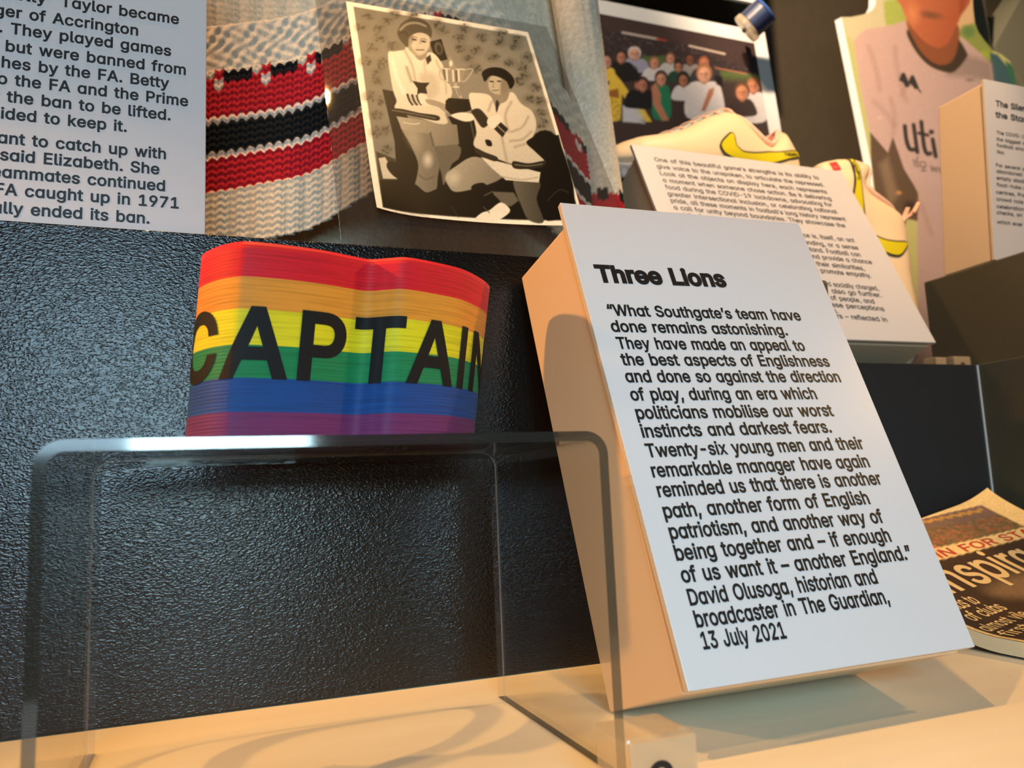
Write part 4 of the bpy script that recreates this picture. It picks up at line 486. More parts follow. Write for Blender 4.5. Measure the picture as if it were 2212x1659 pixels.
    58: (188, [[108, -4, 95, -4, 83, -4, 72, 0, 63, 9, 54, 18, 50, 28, 50, 41, 50, 54, 54, 65, 63, 73, 72, 82, 83, 87, 95, 87, 108, 87, 119, 82, 128, 73, 137, 65, 141, 54, 141, 41, 141, 28, 137, 18, 128, 9, 119, 0],
        [108, 271, 95, 271, 83, 271, 72, 275, 63, 284, 54, 293, 50, 304, 50, 316, 50, 329, 54, 340, 63, 349, 72, 357, 83, 362, 95, 362, 108, 362, 119, 357, 128, 349, 137, 340, 141, 329, 141, 316, 141, 304, 137, 293, 128, 284, 119, 275]]),
}
GLYPHS = {chr(k): v for k, v in GLYPHS.items()}
GLYPHS['I'] = (190, [[62, 0, 62, 0, 62, 0, 62, 509, 62, 509, 62, 509, 128, 509, 128, 509, 128, 509, 128, 0, 128, 0, 128, 0]])
CAP = max(v for s in GLYPHS['H'][1] for v in s[1::2]) / 1000.0
_gc = {}


def _area(s):
    P = [(s[i + 2], s[i + 3]) for i in range(0, len(s), 6)]
    return sum(P[i - 1][0] * P[i][1] - P[i][0] * P[i - 1][1] for i in range(len(P))) / 2


def _flat(s, off, sg):
    """flatten one Bezier contour and push it outwards by off"""
    n = len(s) // 6; pts = []
    for i in range(n):
        j = (i + 1) % n
        p0 = np.array(s[6 * i + 2:6 * i + 4], float); h0 = np.array(s[6 * i + 4:6 * i + 6], float)
        h1 = np.array(s[6 * j:6 * j + 2], float); p1 = np.array(s[6 * j + 2:6 * j + 4], float)
        chord = p1 - p0; ln = np.linalg.norm(chord)
        if ln < 1: continue
        bend = abs(chord[0] * (h0 - p0)[1] - chord[1] * (h0 - p0)[0]) / ln + abs(chord[0] * (h1 - p0)[1] - chord[1] * (h1 - p0)[0]) / ln
        m = 1 if bend < 1.5 else 4
        for k in range(m):
            t = k / m; q = 1 - t
            pts.append(q ** 3 * p0 + 3 * q * q * t * h0 + 3 * q * t * t * h1 + t ** 3 * p1)
    P = []
    for q in pts:
        if not P or np.linalg.norm(q - P[-1]) > 2: P.append(q)
    if len(P) > 1 and np.linalg.norm(P[0] - P[-1]) <= 2: P.pop()
    P = np.array(P) / 1000.0
    if off:
        e = np.roll(P, -1, 0) - P; e /= np.linalg.norm(e, axis=1)[:, None]
        nn = np.stack([e[:, 1], -e[:, 0]], 1) * sg
        m = nn + np.roll(nn, 1, 0); m /= np.maximum(np.linalg.norm(m, axis=1), 1e-6)[:, None]
        c = np.maximum((m * nn).sum(1), 0.6)
        P = P + m * (off / c)[:, None]
    return P


def glyph_mesh(ch, off):
    """triangulate a letter: every triangle with a non-zero winding number belongs to the ink"""
    key = (ch, off)
    if key in _gc: return _gc[key]
    cs = GLYPHS[ch][1]; main = max(cs, key=lambda s: abs(_area(s))); sg = 1 if _area(main) > 0 else -1
    loops = [l for l in (_flat(s, off, sg) for s in cs) if len(l) > 2]
    pts = []; ed = []
    for l in loops:
        b = len(pts); pts += [Vector((float(q[0]), float(q[1]))) for q in l]; ed += [(b + i, b + (i + 1) % len(l)) for i in range(len(l))]
    vv, _, ff, *_ = delaunay_2d_cdt(pts, ed, [], 0, 1e-5)
    V = np.array([(v.x, v.y) for v in vv])
    F = []
    if len(ff):
        T = np.array(ff); c = V[T].mean(1) + 1e-6; wn = np.zeros(len(c), int)
        for l in loops:
            for a, b in zip(l, np.roll(l, -1, 0)):
                if a[1] == b[1]: continue
                side = (b[0] - a[0]) * (c[:, 1] - a[1]) - (b[1] - a[1]) * (c[:, 0] - a[0])
                wn += ((a[1] <= c[:, 1]) & (b[1] > c[:, 1]) & (side > 0)).astype(int)
                wn -= ((a[1] > c[:, 1]) & (b[1] <= c[:, 1]) & (side < 0)).astype(int)
        for t, w in zip(T, wn):
            if w:
                q = V[t]; ar = (q[1][0] - q[0][0]) * (q[2][1] - q[0][1]) - (q[1][1] - q[0][1]) * (q[2][0] - q[0][0])
                F.append(tuple(int(i) for i in (t if ar > 0 else t[::-1])))
    _gc[key] = (V, F)
    return _gc[key]


def advance(s, track=0.0):
    return sum((0.26 if c == ' ' else GLYPHS[c][0] / 1000.0) + track for c in s) - track


def text_2d(lines):
    """lines: dicts s, x, y, cap, [x1, y1 end of baseline], [anchor 'r'], [bold], [track], [sx] -> verts (2D), faces"""
    V = []; F = []
    for ln in lines:
        s = ln['s']; k = ln['cap'] / CAP; off = ln.get('bold', 0.010); tr = ln.get('track', 0.0)
        w = advance(s, tr) * k; sx = ln.get('sx', 1.0); x, y = ln['x'], ln['y']; sl = 0.0
        lsb = GLYPHS[s[0]][1][0] if s[0] in GLYPHS and GLYPHS[s[0]][1] else None
        inset = min(v for sp in GLYPHS[s[0]][1] for v in sp[2::6]) / 1000.0 * k
        if 'x1' in ln:
            rb = GLYPHS[s[-1]][0] / 1000.0 - max(v for sp in GLYPHS[s[-1]][1] for v in sp[2::6]) / 1000.0
            sx = (ln['x1'] - x) / (w - inset - rb * k); sl = (ln.get('y1', y) - y) / (ln['x1'] - x)
            x = x - inset * sx
        elif ln.get('anchor') == 'r':
            x = x - w * sx
        shear = ln.get('shear', 0.0)
        pen = 0.0
        for c in s:
            if c == ' ': pen += 0.26 + tr; continue
            gv, gf = glyph_mesh(c, off)
            b = len(V)
            for p in gv:
                px = x + ((pen + p[0]) * k + p[1] * k * shear) * sx
                V.append((px, y + p[1] * k + (px - x) * sl))
            F += [tuple(b + i for i in f) for f in gf]
            pen += GLYPHS[c][0] / 1000.0 + tr
    return V, F


def text_on(name, lines, origin, u, v, lift, mat, parent):
    V, F = text_2d(lines)
    o_, u_, v_ = Vector(origin), Vector(u), Vector(v); n = u_.cross(v_).normalized()
    return mesh_obj(name, [o_ + u_ * p[0] + v_ * p[1] + n * lift for p in V], F, mat, parent)


# ------------------------------------------------------------------ helpers: printed pictures (colour kept per vertex of a fine grid)
def homography(src, dst):
    A = []
    for (x, y), (u, v) in zip(src, dst):
        A.append([x, y, 1, 0, 0, 0, -u * x, -u * y, -u]); A.append([0, 0, 0, x, y, 1, -v * x, -v * y, -v])
    h = np.linalg.svd(np.array(A, float))[2][-1]
    return h.reshape(3, 3)


class Paint:
    """a picture painted on arbitrary sample points P (N x 2, in drawing units)"""
    def __init__(self, P, base):
        self.P = np.asarray(P, float); self.C = np.tile(np.array(base, float), (len(P), 1))

    def _mix(self, idx, a, col):
        a = a[:, None]; self.C[idx] = self.C[idx] * (1 - a) + np.asarray(col, float) * a

    def poly(self, pts, col, soft=3.0, smooth=False, col2=None, axis=None, alpha=1.0):
        if smooth: pts = spline(pts, 5)
        Q = np.array(pts, float)
        lo = Q.min(0) - soft; hi = Q.max(0) + soft
        idx = np.nonzero(np.all((self.P >= lo) & (self.P <= hi), axis=1))[0]
        if not len(idx): return
        p = self.P[idx]; d = np.full(len(p), 1e18); inside = np.zeros(len(p), bool)
        for i in range(len(Q)):
            a = Q[i]; b = Q[(i + 1) % len(Q)]; e = b - a; w = p - a
            t = np.clip((w @ e) / max(e @ e, 1e-12), 0, 1)
            d = np.minimum(d, ((w - t[:, None] * e) ** 2).sum(1))
            c = ((a[1] <= p[:, 1]) != (b[1] <= p[:, 1]))
            if abs(e[1]) > 1e-12:
                inside ^= c & (p[:, 0] < a[0] + (p[:, 1] - a[1]) * e[0] / e[1])
        sd = np.sqrt(d) * np.where(inside, 1, -1)
        al = np.clip(0.5 + sd / soft, 0, 1) * alpha
        if col2 is not None:
            ax = np.array(axis, float); tt = p @ ax; t0, t1 = (Q @ ax).min(), (Q @ ax).max()
            tt = np.clip((tt - t0) / (t1 - t0), 0, 1)[:, None]
            col = np.array(col) * (1 - tt) + np.array(col2) * tt
        self._mix(idx, al, col)

    def ell(self, c, rx, ry, col, soft=4.0, rot=0.0, alpha=1.0):
        w = self.P - np.array(c, float); cs, sn = math.cos(rot), math.sin(rot)
        x = w[:, 0] * cs + w[:, 1] * sn; y = -w[:, 0] * sn + w[:, 1] * cs
        r = np.sqrt((x / rx) ** 2 + (y / ry) ** 2)
        a = np.clip(0.5 + (1 - r) * min(rx, ry) / soft, 0, 1) * alpha
        idx = np.nonzero(a > 0)[0]; self._mix(idx, a[idx], col)

    def line(self, pts, wdt, col, soft=3.0, smooth=True, alpha=1.0):
        if smooth and len(pts) > 2: pts = spline(pts, 6, False)
        Q = np.array(pts, float); lo = Q.min(0) - wdt - soft; hi = Q.max(0) + wdt + soft
        idx = np.nonzero(np.all((self.P >= lo) & (self.P <= hi), axis=1))[0]
        if not len(idx): return
        p = self.P[idx]; d = np.full(len(p), 1e18)
        for a, b in zip(Q[:-1], Q[1:]):
            e = b - a; w = p - a; t = np.clip((w @ e) / max(e @ e, 1e-12), 0, 1)
            d = np.minimum(d, ((w - t[:, None] * e) ** 2).sum(1))
        al = np.clip(0.5 + (wdt / 2 - np.sqrt(d)) / soft, 0, 1) * alpha
        self._mix(idx, al, col)

    def grain(self, amt):
        self.C *= 1 + amt * rng.standard_normal(len(self.C))[:, None]


def set_colors(o, C):
    rgba = np.ones((len(C), 4), np.float32); rgba[:, :3] = lin(np.clip(C, 0, 255))
    at = o.data.color_attributes.new('Col', 'FLOAT_COLOR', 'POINT')
    at.data.foreach_set('color', rgba.ravel())


def grid_uv(nu, nv):
    u = np.linspace(0, 1, nu); v = np.linspace(0, 1, nv)
    UU, VV = np.meshgrid(u, v); P = np.stack([UU.ravel(), VV.ravel()], 1)
    i = np.arange(nu * nv).reshape(nv, nu)
    F = np.stack([i[:-1, :-1].ravel(), i[:-1, 1:].ravel(), i[1:, 1:].ravel(), i[1:, :-1].ravel()], 1)
    return P, F

# ================================================================== the display case
RY, RZ = 0.42216, 0.2371          # left riser: front plane, top
R2X, R2Y, R2Z = 0.6465, 0.5150, 0.1942   # lower riser: inner corner, front plane, top
structure(box('floor', -0.9, 1.6, 0.02, 1.16, -0.018, 0.0, MT['shelf'], None, 0.001))
structure(box('wall_back', -0.9, 2.2, 1.16, 1.18, 0.0, 1.35, MT['wall'], None, 0))
structure(box('wall_left', -0.92, -0.9, 0.02, 1.18, -0.018, 1.35, MT['wall'], None, 0))

# ---- left tall riser (pebbled black plastic)
t = thing('display_riser', 'tall black pebbled display riser behind the clear stand and armband', 'display plinth', (-0.3, RY, 0))
box('front_panel', -0.88, 0.2350, RY, RY + 0.006, 0.0005, RZ, MT['pebbled'], t, 0.0006)
box('top_panel', -0.88, 0.2350, RY + 0.006, 0.80, RZ - 0.006, RZ, MT['black_satin'], t, 0.0004)
box('end_panel', 0.2290, 0.2350, RY + 0.006, 0.80, 0.0005, RZ - 0.006, MT['black_satin'], t, 0)

# ---- lower L-shaped riser to the right
t = thing('display_riser', 'low black riser with an inside corner behind the magazine', 'display plinth', (0.45, R2Y, 0))
box('front_panel', 0.2360, R2X, R2Y, R2Y + 0.006, 0.0005, R2Z, MT['black_satin'], t, 0.0006)
box('top_panel', 0.2360, R2X, R2Y + 0.006, 1.15, R2Z - 0.006, R2Z, MT['black_satin'], t, 0)
v, f = box_vf(R2X, R2X + 0.006, 0.10, R2Y + 0.006, 0.0005, R2Z)
bevel(mesh_obj('side_panel', v, f, MT['olive_dark'], t), 0.0006)
box('side_top', R2X + 0.006, 1.5, 0.10, 1.15, R2Z - 0.006, R2Z, MT['olive_dark'], t, 0)
box('corner_trim', R2X - 0.0012, R2X - 0.0001, R2Y - 0.0012, R2Y - 0.0001, 0.001, R2Z - 0.0005, mat_plain('bright_corner_seam', (210, 220, 228), 0.25, 0.8), t, 0)['label'] = 'thin bright corner seam'

# ---- tall side box at the right edge
SX, SY, SZ = 0.760, 0.660, 0.3154
t = thing('display_box', 'dark olive display box at the right edge carrying the upright label', 'display plinth', (1.0, 0.4, R2Z))
box('body', SX, 1.25, 0.30, SY, R2Z + 0.0003, SZ, MT['olive_dark'], t, 0.0015)

# ================================================================== clear acrylic bridge stand
AX0, AX1, AY0, AY1, AZ, AT, AR = -0.0482, 0.1347, 0.259, 0.382, 0.1200, 0.0036, 0.0085


def u_profile(x0, x1, z, r, n=8):
    p = [(x0, 0.0004)]
    for k in range(n + 1):
        a = PI - PI / 2 * k / n; p.append((x0 + r + r * math.cos(a), z - r + r * math.sin(a)))
    for k in range(n + 1):
        a = PI / 2 - PI / 2 * k / n; p.append((x1 - r + r * math.cos(a), z - r + r * math.sin(a)))
    p.append((x1, 0.0004)); return p


def clear_bridge():
    t = thing('acrylic_stand', 'clear acrylic bridge stand under the rainbow armband', 'display stand', (0.043, 0.32, 0))
    o_ = u_profile(AX0, AX1, AZ, AR); i_ = u_profile(AX0 + AT, AX1 - AT, AZ - AT, AR - AT)
    n = len(o_)
    V = [(x, AY0, z) for x, z in o_] + [(x, AY1, z) for x, z in o_] + [(x, AY0, z) for x, z in i_] + [(x, AY1, z) for x, z in i_]
    V += [(0.76 * a[0] + 0.24 * b[0], AY1, 0.76 * a[1] + 0.24 * b[1]) for a, b in zip(o_, i_)]
    F = []; mi = []
    for k in range(n - 1):
        F.append((k, k + 1, n + k + 1, n + k)); mi.append(0)
        F.append((2 * n + k, 3 * n + k, 3 * n + k + 1, 2 * n + k + 1)); mi.append(0)
        F.append((k, 2 * n + k, 2 * n + k + 1, k + 1)); mi.append(1)
        F.append((n + k, n + k + 1, 4 * n + k + 1, 4 * n + k)); mi.append(2)
        F.append((4 * n + k, 4 * n + k + 1, 3 * n + k + 1, 3 * n + k)); mi.append(0)
    F.append((0, n, 4 * n, 3 * n, 2 * n)); mi.append(1)
    F.append((n - 1, 3 * n - 1, 4 * n - 1, 5 * n - 1, 2 * n - 1)); mi.append(1)
    # three parts: two legs and the shelf, meeting at the bends
    def part(name, lo, hi):
        ff = []; mm = []
        for k in range(lo, hi):
            b = 5 * k
            ff += F[b:b + 5]; mm += mi[b:b + 5]
        if lo == 0: ff.append(F[-2]); mm.append(1)
        if hi == n - 1: ff.append(F[-1]); mm.append(1)
        used = sorted({i for f_ in ff for i in f_}); mp = {a: b for b, a in enumerate(used)}
        return mesh_obj(name, [V[i] for i in used], [[mp[i] for i in f_] for f_ in ff], [MT['clear'], MT['clear_edge'], MT['clear_back_edge']], t, False, mm)
    part('leg', 0, 5); part('shelf', 5, n - 6); part('leg', n - 6, n - 1)
    return t


clear_bridge()

# ================================================================== rainbow armband
FRONT = [(-0.0050, 0.3440), (-0.0041, 0.3335), (0.0020, 0.3215), (0.0085, 0.3150), (0.0137, 0.3134), (0.0270, 0.3150), (0.0418, 0.3187), (0.0540, 0.3240), (0.0622, 0.3269), (0.0690, 0.3238),
         (0.0769, 0.3209), (0.0910, 0.3258), (0.1055, 0.3336), (0.1190, 0.3475), (0.1268, 0.3590), (0.1285, 0.3653), (0.1278, 0.3705)]
BACK = [(0.1230, 0.3742), (0.1050, 0.3770), (0.0750, 0.3785), (0.0450, 0.3785), (0.0180, 0.3750), (0.0020, 0.3640), (-0.0035, 0.3530)]
loop = spline(FRONT + BACK, 10, True)
BZ0, BZ1 = AZ + 0.0004, 0.2000
cum = [0.0]
for a, b in zip(loop, loop[1:] + loop[:1]): cum.append(cum[-1] + float(np.linalg.norm(b - a)))
LOOPN = len(loop); LEN = cum[-1]
_lx = np.array([p[0] for p in loop] + [loop[0][0]]); _ly = np.array([p[1] for p in loop] + [loop[0][1]]); _lc = np.array(cum)


def arm_pt(s, h, lift=0.0):
    """point on the armband wall: arc length s, height fraction h"""
    x = np.interp(s, _lc, _lx); y = np.interp(s, _lc, _ly)
    e = 0.0008
    tx = np.interp(s + e, _lc, _lx) - np.interp(max(s - e, 0), _lc, _lx); ty = np.interp(s + e, _lc, _ly) - np.interp(max(s - e, 0), _lc, _ly)
    q = math.hypot(tx, ty) or 1.0
    x += ty / q * lift; y -= tx / q * lift
    fr = (x + 0.005) / 0.1335
    x -= (1 - h) * (0.0058 + fr * 0.0062)          # the band leans a little to the right
    return (x, y + (1 - h) * 0.000, BZ0 + (BZ1 - BZ0) * h)


def armband():
    t = thing('captain_armband', 'rainbow striped captain armband standing on the clear stand', 'armband', (0.06, 0.345, AZ))
    NH = 24; V = []; F = []; UV = []
    for j in range(NH + 1):
        for i in range(LOOPN): V.append(arm_pt(cum[i], j / NH))
    NB = len(V)
    for j in range(NH + 1):
        for i in range(LOOPN): V.append(arm_pt(cum[i], j / NH, -0.0009))
    for j in range(NH):
        for i in range(LOOPN):
            k = (i + 1) % LOOPN; u0, u1 = cum[i] / 0.08, cum[i + 1] / 0.08
            F.append((j * LOOPN + i, j * LOOPN + k, (j + 1) * LOOPN + k, (j + 1) * LOOPN + i))
            UV += [(u0, j / NH), (u1, j / NH), (u1, (j + 1) / NH), (u0, (j + 1) / NH)]
            F.append((NB + j * LOOPN + i, NB + (j + 1) * LOOPN + i, NB + (j + 1) * LOOPN + k, NB + j * LOOPN + k))
            UV += [(u0, j / NH), (u0, (j + 1) / NH), (u1, (j + 1) / NH), (u1, j / NH)]
    for j, fl in ((0, True), (NH, False)):
        for i in range(LOOPN):
            k = (i + 1) % LOOPN
            q = (j * LOOPN + i, j * LOOPN + k, NB + j * LOOPN + k, NB + j * LOOPN + i)
            F.append(q[::-1] if fl else q); UV += [(0.5, min(j / NH, 0.999))] * 4
    band = mesh_obj('elastic_band', V, F, MT['armband'], t, True)
    ul = band.data.uv_layers.new(name='UVMap')
    ul.data.foreach_set('uv', np.array(UV, np.float32).ravel())
    # lettering follows the wall: arc length positions of the letters' left edges
    front_len = cum[len(FRONT) * 10 - 10]

    def s_at(x):
        i = int(np.argmin([abs(_lx[k] - x) if k < len(FRONT) * 10 - 9 and k > 9 else 9 for k in range(LOOPN)])); return cum[i]
    sA, sN = s_at(0.0066), s_at(0.1262)
    capm = 0.0278; k = capm / CAP; base_h = (0.337, 0.664)
    s = 'CAPTAIN'; tot = advance('APTAI', 0.045) * k
    TV = []; TF = []
    want = s_at(0.1135) - sA; sx = want / tot
    pen = -(GLYPHS['C'][0] / 1000 + 0.045) * k * sx
    for ch in s:
        gv, gf = glyph_mesh(ch, 0.022)
        bmm = bmesh.new()
        vs = [bmm.verts.new((p[0] * k * sx + pen, p[1] * k, 0)) for p in gv]
        for ff in gf:
            try: bmm.faces.new([vs[i] for i in ff])
            except ValueError: pass
        xs = [v_.co.x for v_ in bmm.verts]
        c = min(xs) + 0.0012
        while c < max(xs):
            bmesh.ops.bisect_plane(bmm, geom=bmm.verts[:] + bmm.edges[:] + bmm.faces[:], plane_co=(c, 0, 0), plane_no=(1, 0, 0)); c += 0.0012
        bmm.verts.index_update()
        b = len(TV)
        for v_ in bmm.verts:
            ss = sA + v_.co.x
            h = base_h[0] + (v_.co.y / capm) * (base_h[1] - base_h[0])
            if ss < 0: ss += LEN
            TV.append(arm_pt(ss, h, 0.00035))
        TF += [tuple(b + v_.index for v_ in f_.verts) for f_ in bmm.faces]
        bmm.free()
        pen += (GLYPHS[ch][0] / 1000 + 0.045) * k * sx
    mesh_obj('printed_letters', TV, TF, mat_plain('black_print_on_elastic', (24, 22, 22), 0.65, 0.25, 0.2, 900), t)['label'] = 'black letters CAPTAIN'


armband()

# ================================================================== wedge label blocks
def label_block(nm, label, cat, bl, br, tr, tl, side_yz, x0, x1, lines, title_mat='ink', board=0.0034, loc=None, group=None):
    """a white face board (corners bl, br, tr, tl) over a card body whose side outline is side_yz"""
    t = thing(nm, label, cat, loc or ((x0 + x1) / 2, side_yz[0][0], side_yz[0][1]), group)
    o = slab('face_board', [bl, br, tr, tl], board, [MT['white_face'], MT['board_edge']], t, 0.0003)
    o.data.polygons.foreach_set('material_index', np.array([0, 1, 1, 1, 1, 1], np.int32))
    prism_x('card_body', side_yz, x0, x1, MT['block_side'], t, 0.0012)
    return t


# ---- Three Lions
B = Vector((0.1640, 0.2626, 0.0239)); th = math.radians(22.17)
bu = Vector((1, 0, 0)); bv = Vector((0, math.sin(th), math.cos(th)))
bn = bu.cross(bv)
def fp(u, v): return B + bu * (u / 1000) + bv * (v / 1000)
t = label_block('text_label', 'large white slanted label headed Three Lions beside the clear stand', 'label', fp(0, 0), fp(144.5, 0.6), fp(151.0, 239.0), fp(0.3, 237.4),
                [(0.331, 0.0004), (0.2690, 0.0212), (0.3496, 0.2306), (0.4125, 0.2208)], 0.1652, 0.3062, None)
TL = [("“What Southgate’s team have", 10.5, 168.2, 123.7, 170.1), ("done remains astonishing.", 9.9, 159.0, 111.0, 160.4), ("They have made an appeal to", 10.6, 149.6, 118.3, 151.2),
      ("the best aspects of Englishness", 10.4, 140.7, 129.9, 142.0), ("and done so against the direction", 10.1, 131.7, 132.7, 132.9), ("of play, during an era which", 10.1, 122.3, 113.4, 123.1),
      ("politicians mobilise our worst", 10.3, 113.0, 119.3, 113.6), ("instincts and darkest fears.", 10.4, 103.9, 114.0, 104.7), ("Twenty-six young men and their", 10.2, 94.5, 129.6, 95.6),
      ("remarkable manager have again", 10.1, 85.2, 128.4, 86.1), ("reminded us that there is another", 10.2, 76.2, 131.4, 77.1), ("path, another form of English", 10.3, 66.9, 119.4, 67.8),
      ("patriotism, and another way of", 10.4, 57.9, 123.0, 58.5), ("being together and – if enough", 10.3, 48.9, 122.7, 49.5), ("of us want it – another England.”", 10.3, 39.9, 130.9, 40.7),
      ("David Olusoga, historian and", 10.8, 30.8, 105.9, 31.7), ("broadcaster in The Guardian,", 11.0, 22.3, 108.0, 22.9), ("13 July 2021", 11.3, 14.0, 50.1, 14.2)]
lines = [dict(s="Three Lions", x=0.0101, y=0.1881, x1=0.0839, y1=0.1897, cap=0.0096, bold=0.040)]
lines += [dict(s=s, x=a / 1000, y=b / 1000, x1=c / 1000, y1=d / 1000, cap=0.0062, bold=0.022) for s, a, b, c, d in TL]
text_on('printed_text', lines, B, bu, bv, 0.00012, MT['ink'], t)

# ---- dark upright bracket behind it
t = tag(mesh_obj('support_bracket', *box_vf(0.345, 0.3946, 0.418, 0.424, 0.0004, 0.2336), MT['dark_grey']), 'dark grey upright bracket standing behind the Three Lions label', 'bracket')
t.data.transform(Matrix.Translation((0.0, 0.0, 0.0))); bevel(t, 0.0025, 3)

# ---- "One of this beautiful game's strengths"
P0 = Vector((0.3849, 0.557, 0.2227)); pv = Vector((0, 0.4118, 0.9113))
def pp(u, v): return P0 + Vector((1, 0, 0)) * (u / 1000) + pv * (v / 1000)
t = label_block('text_label', 'white slanted label of small text in front of the football boots', 'label', pp(2, 0), pp(263.8, 0), pp(263.8, 231.4), pp(0, 231.8),
                [(0.6210, R2Z + 0.0004), (0.5625, 0.2200), (0.6500, 0.4230), (0.7060, 0.3960)], 0.3890, 0.6450, None)
rows = [("One of this beautiful game’s strengths is its ability to", 20.8, 210.6, 224.4, 213.2), ("give voice to the unspoken, to articulate the repressed.", 20.3, 201.0, 226.4, 202.6),
        ("Look at the objects on display here, each represents", 21, 191.6, 225.4, 192.2), ("a moment when someone chose action. Be it delivering", 21, 182.2, 226.1, 182.4),
        ("food during the COVID-19 lockdowns, advocating for", 20.8, 173.0, 223.2, 173.0), ("greater intersectional inclusion, or celebrating national", 20.5, 163.9, 224.8, 163.4),
        ("pride, all these moments in football’s long history represent", 21, 155.1, 231.4, 153.6), ("a call for unity beyond boundaries. They showcase the", 21.4, 146.2, 225.9, 144.0),
        ("spirit of", 21.6, 137.3, 49, 137.1),
        ("nce is, itself, an act", 159.6, 125.2, 227.9, 123.9), ("anding, or a sense", 160.3, 115.6, 227.7, 113.9), ("stand. Football can", 159.8, 106.6, 225.8, 104.5), ("and provide a chance", 157.9, 97.3, 235.9, 95.6),
        ("t their similarities,", 157.2, 88.2, 221.3, 86.3), ("o promote empathy.", 156.7, 79.6, 225.4, 77.2), ("d socially charged,", 164.5, 62.8, 225.9, 61.1), ("also go further.", 165.1, 54.4, 225.4, 52.7),
        ("of people, and", 159.8, 46.0, 211.7, 44.2), ("ese perceptions", 156.8, 37.6, 219.4, 35.6), ("m.", 153.5, 30.6, 160.5, 30.4), ("ers – reflected in", 151.8, 24.6, 215.9, 22.5)]
text_on('printed_text', [dict(s=s, x=a / 1000, y=b / 1000, x1=c / 1000, y1=d / 1000, cap=0.0056, bold=0.014) for s, a, b, c, d in rows], P0, (1, 0, 0), pv, 0.00015, MT['ink'], t)

# ---- "The Silent Stands"
def q3(x, y, z): return Vector((x, y, z))
t = label_block('text_label', 'white upright label headed The Silent standing on the dark olive box', 'label', q3(0.760, 0.5704, SZ + 0.0004), q3(0.925, 0.5704, SZ + 0.0004), q3(0.925, 0.5570, 0.5090), q3(0.760, 0.5570, 0.5090),
                [(0.6340, SZ + 0.0004), (0.5745, SZ + 0.0010), (0.5620, 0.5065), (0.6165, 0.5065)], 0.7622, 0.9225, None)
rb = Vector((0.760, 0.5704, SZ + 0.0004)); rv = (Vector((0.760, 0.5570, 0.5090)) - rb).normalized()
rows = [("The Silen", 0.0153, 0.4815, 0.0601, 0.0063, 0.024), ("the Stan", 0.0140, 0.4693, 0.0604, 0.0063, 0.024), ("The COVID-19", 0.0135, 0.4510, 0.0585, 0.0038, 0.012), ("the biggest d", 0.0129, 0.4439, 0.0552, 0.0038, 0.012),
        ("football since", 0.0127, 0.4373, 0.0567, 0.0038, 0.012), ("War.", 0.0122, 0.4300, 0.0240, 0.0038, 0.012), ("For several ye", 0.0100, 0.4155, 0.0560, 0.0038, 0.012), ("abandoned a", 0.0102, 0.4090, 0.0545, 0.0038, 0.012),
        ("empty stadi", 0.0096, 0.4018, 0.0508, 0.0038, 0.012), ("food-hubs a", 0.0090, 0.3946, 0.0520, 0.0038, 0.012), ("centres, Pre", 0.0076, 0.3865, 0.0510, 0.0038, 0.012), ("crowd nois", 0.0076, 0.3790, 0.0470, 0.0038, 0.012),
        ("celebration", 0.0070, 0.3712, 0.0475, 0.0038, 0.012), ("checks, an", 0.0065, 0.3646, 0.0440, 0.0038, 0.012), ("which ever", 0.0063, 0.3545, 0.0440, 0.0038, 0.012)]
text_on('printed_text', [dict(s=s, x=a, y=(z - rb.z) / rv.z, x1=c, cap=cp, bold=bo) for s, a, z, c, cp, bo in rows], rb, (1, 0, 0), rv, 0.00015, MT['ink'], t)

# ---- left label with the ban story
t = thing('text_label', 'pale label about the ban standing on the tall riser, cut off at left', 'label', (-0.11, 0.428, RZ))
slab('face_board', [(-0.215, 0.426, RZ + 0.0004), (-0.0046, 0.426, RZ + 0.0004), (-0.0052, 0.426, 0.50), (-0.215, 0.426, 0.50)], 0.004, MT['white_face'], t, 0.0004)
box('support_foot', -0.200, -0.020, 0.4303, 0.470, RZ + 0.0004, RZ + 0.012, MT['block_side'], t)
rows = [("“Betty” Taylor became", -18.4, 353.4), ("manager of Accrington", -37.7, 343.6), ("Stanleys. They played games", -22.0, 334.8), ("only but were banned from", -14.5, 325.3), ("pitches by the FA. Betty", -22.9, 316.6),
        ("to the FA and the Prime", -13.4, 307.9), ("for the ban to be lifted.", -21.6, 299.0), ("decided to keep it.", -42.1, 290.1), ("want to catch up with", -23.5, 277.6), ("up” said Elizabeth. She", -26.7, 269.0),
        ("teammates continued", -23.7, 260.3), ("the FA caught up in 1971", -17.0, 251.6), ("finally ended its ban.", -30.7, 242.4)]
LSX = 0.0733 / (advance('They played games', 0.012) * 0.0056 / CAP)
text_on('printed_text', [dict(s=s, x=x / 1000, y=z / 1000 - 0.0006, cap=0.0056, bold=0.020, anchor='r', sx=LSX, track=0.012) for s, x, z in rows], (0, 0.426, 0), (1, 0, 0), (0, 0, 1), 0.00015, MT['ink'], t)

# ================================================================== numbered clear blocks
def number_block(label, x0, x1, y0, y1, z0, z1, digit, cap, dx=0.0, top=0.3):
    t = thing('number_block', label, 'number marker', ((x0 + x1) / 2, (y0 + y1) / 2, z0))
    box('clear_body', x0, x1, y0 + 0.0016, y1, z0, z1, MT['frosted'], t, 0.0012)
    box('number_plate', x0 + (x1 - x0) * 0.02, x1 - 0.0002, y0, y0 + 0.0014, z0, z1 - 0.0008, MT['number_plate'], t, 0.0004)
    if digit:
        w = GLYPHS[digit][0] / 1000 * cap / CAP
        text_on('printed_number', [dict(s=digit, x=(x0 + x1) / 2 + dx - w / 2, y=z0 + (z1 - z0) * (1 - top) - cap, cap=cap, bold=0.014)], (0, y0, 0), (1, 0, 0), (0, 0, 1), 0.0002, MT['ink'], t)
    return t


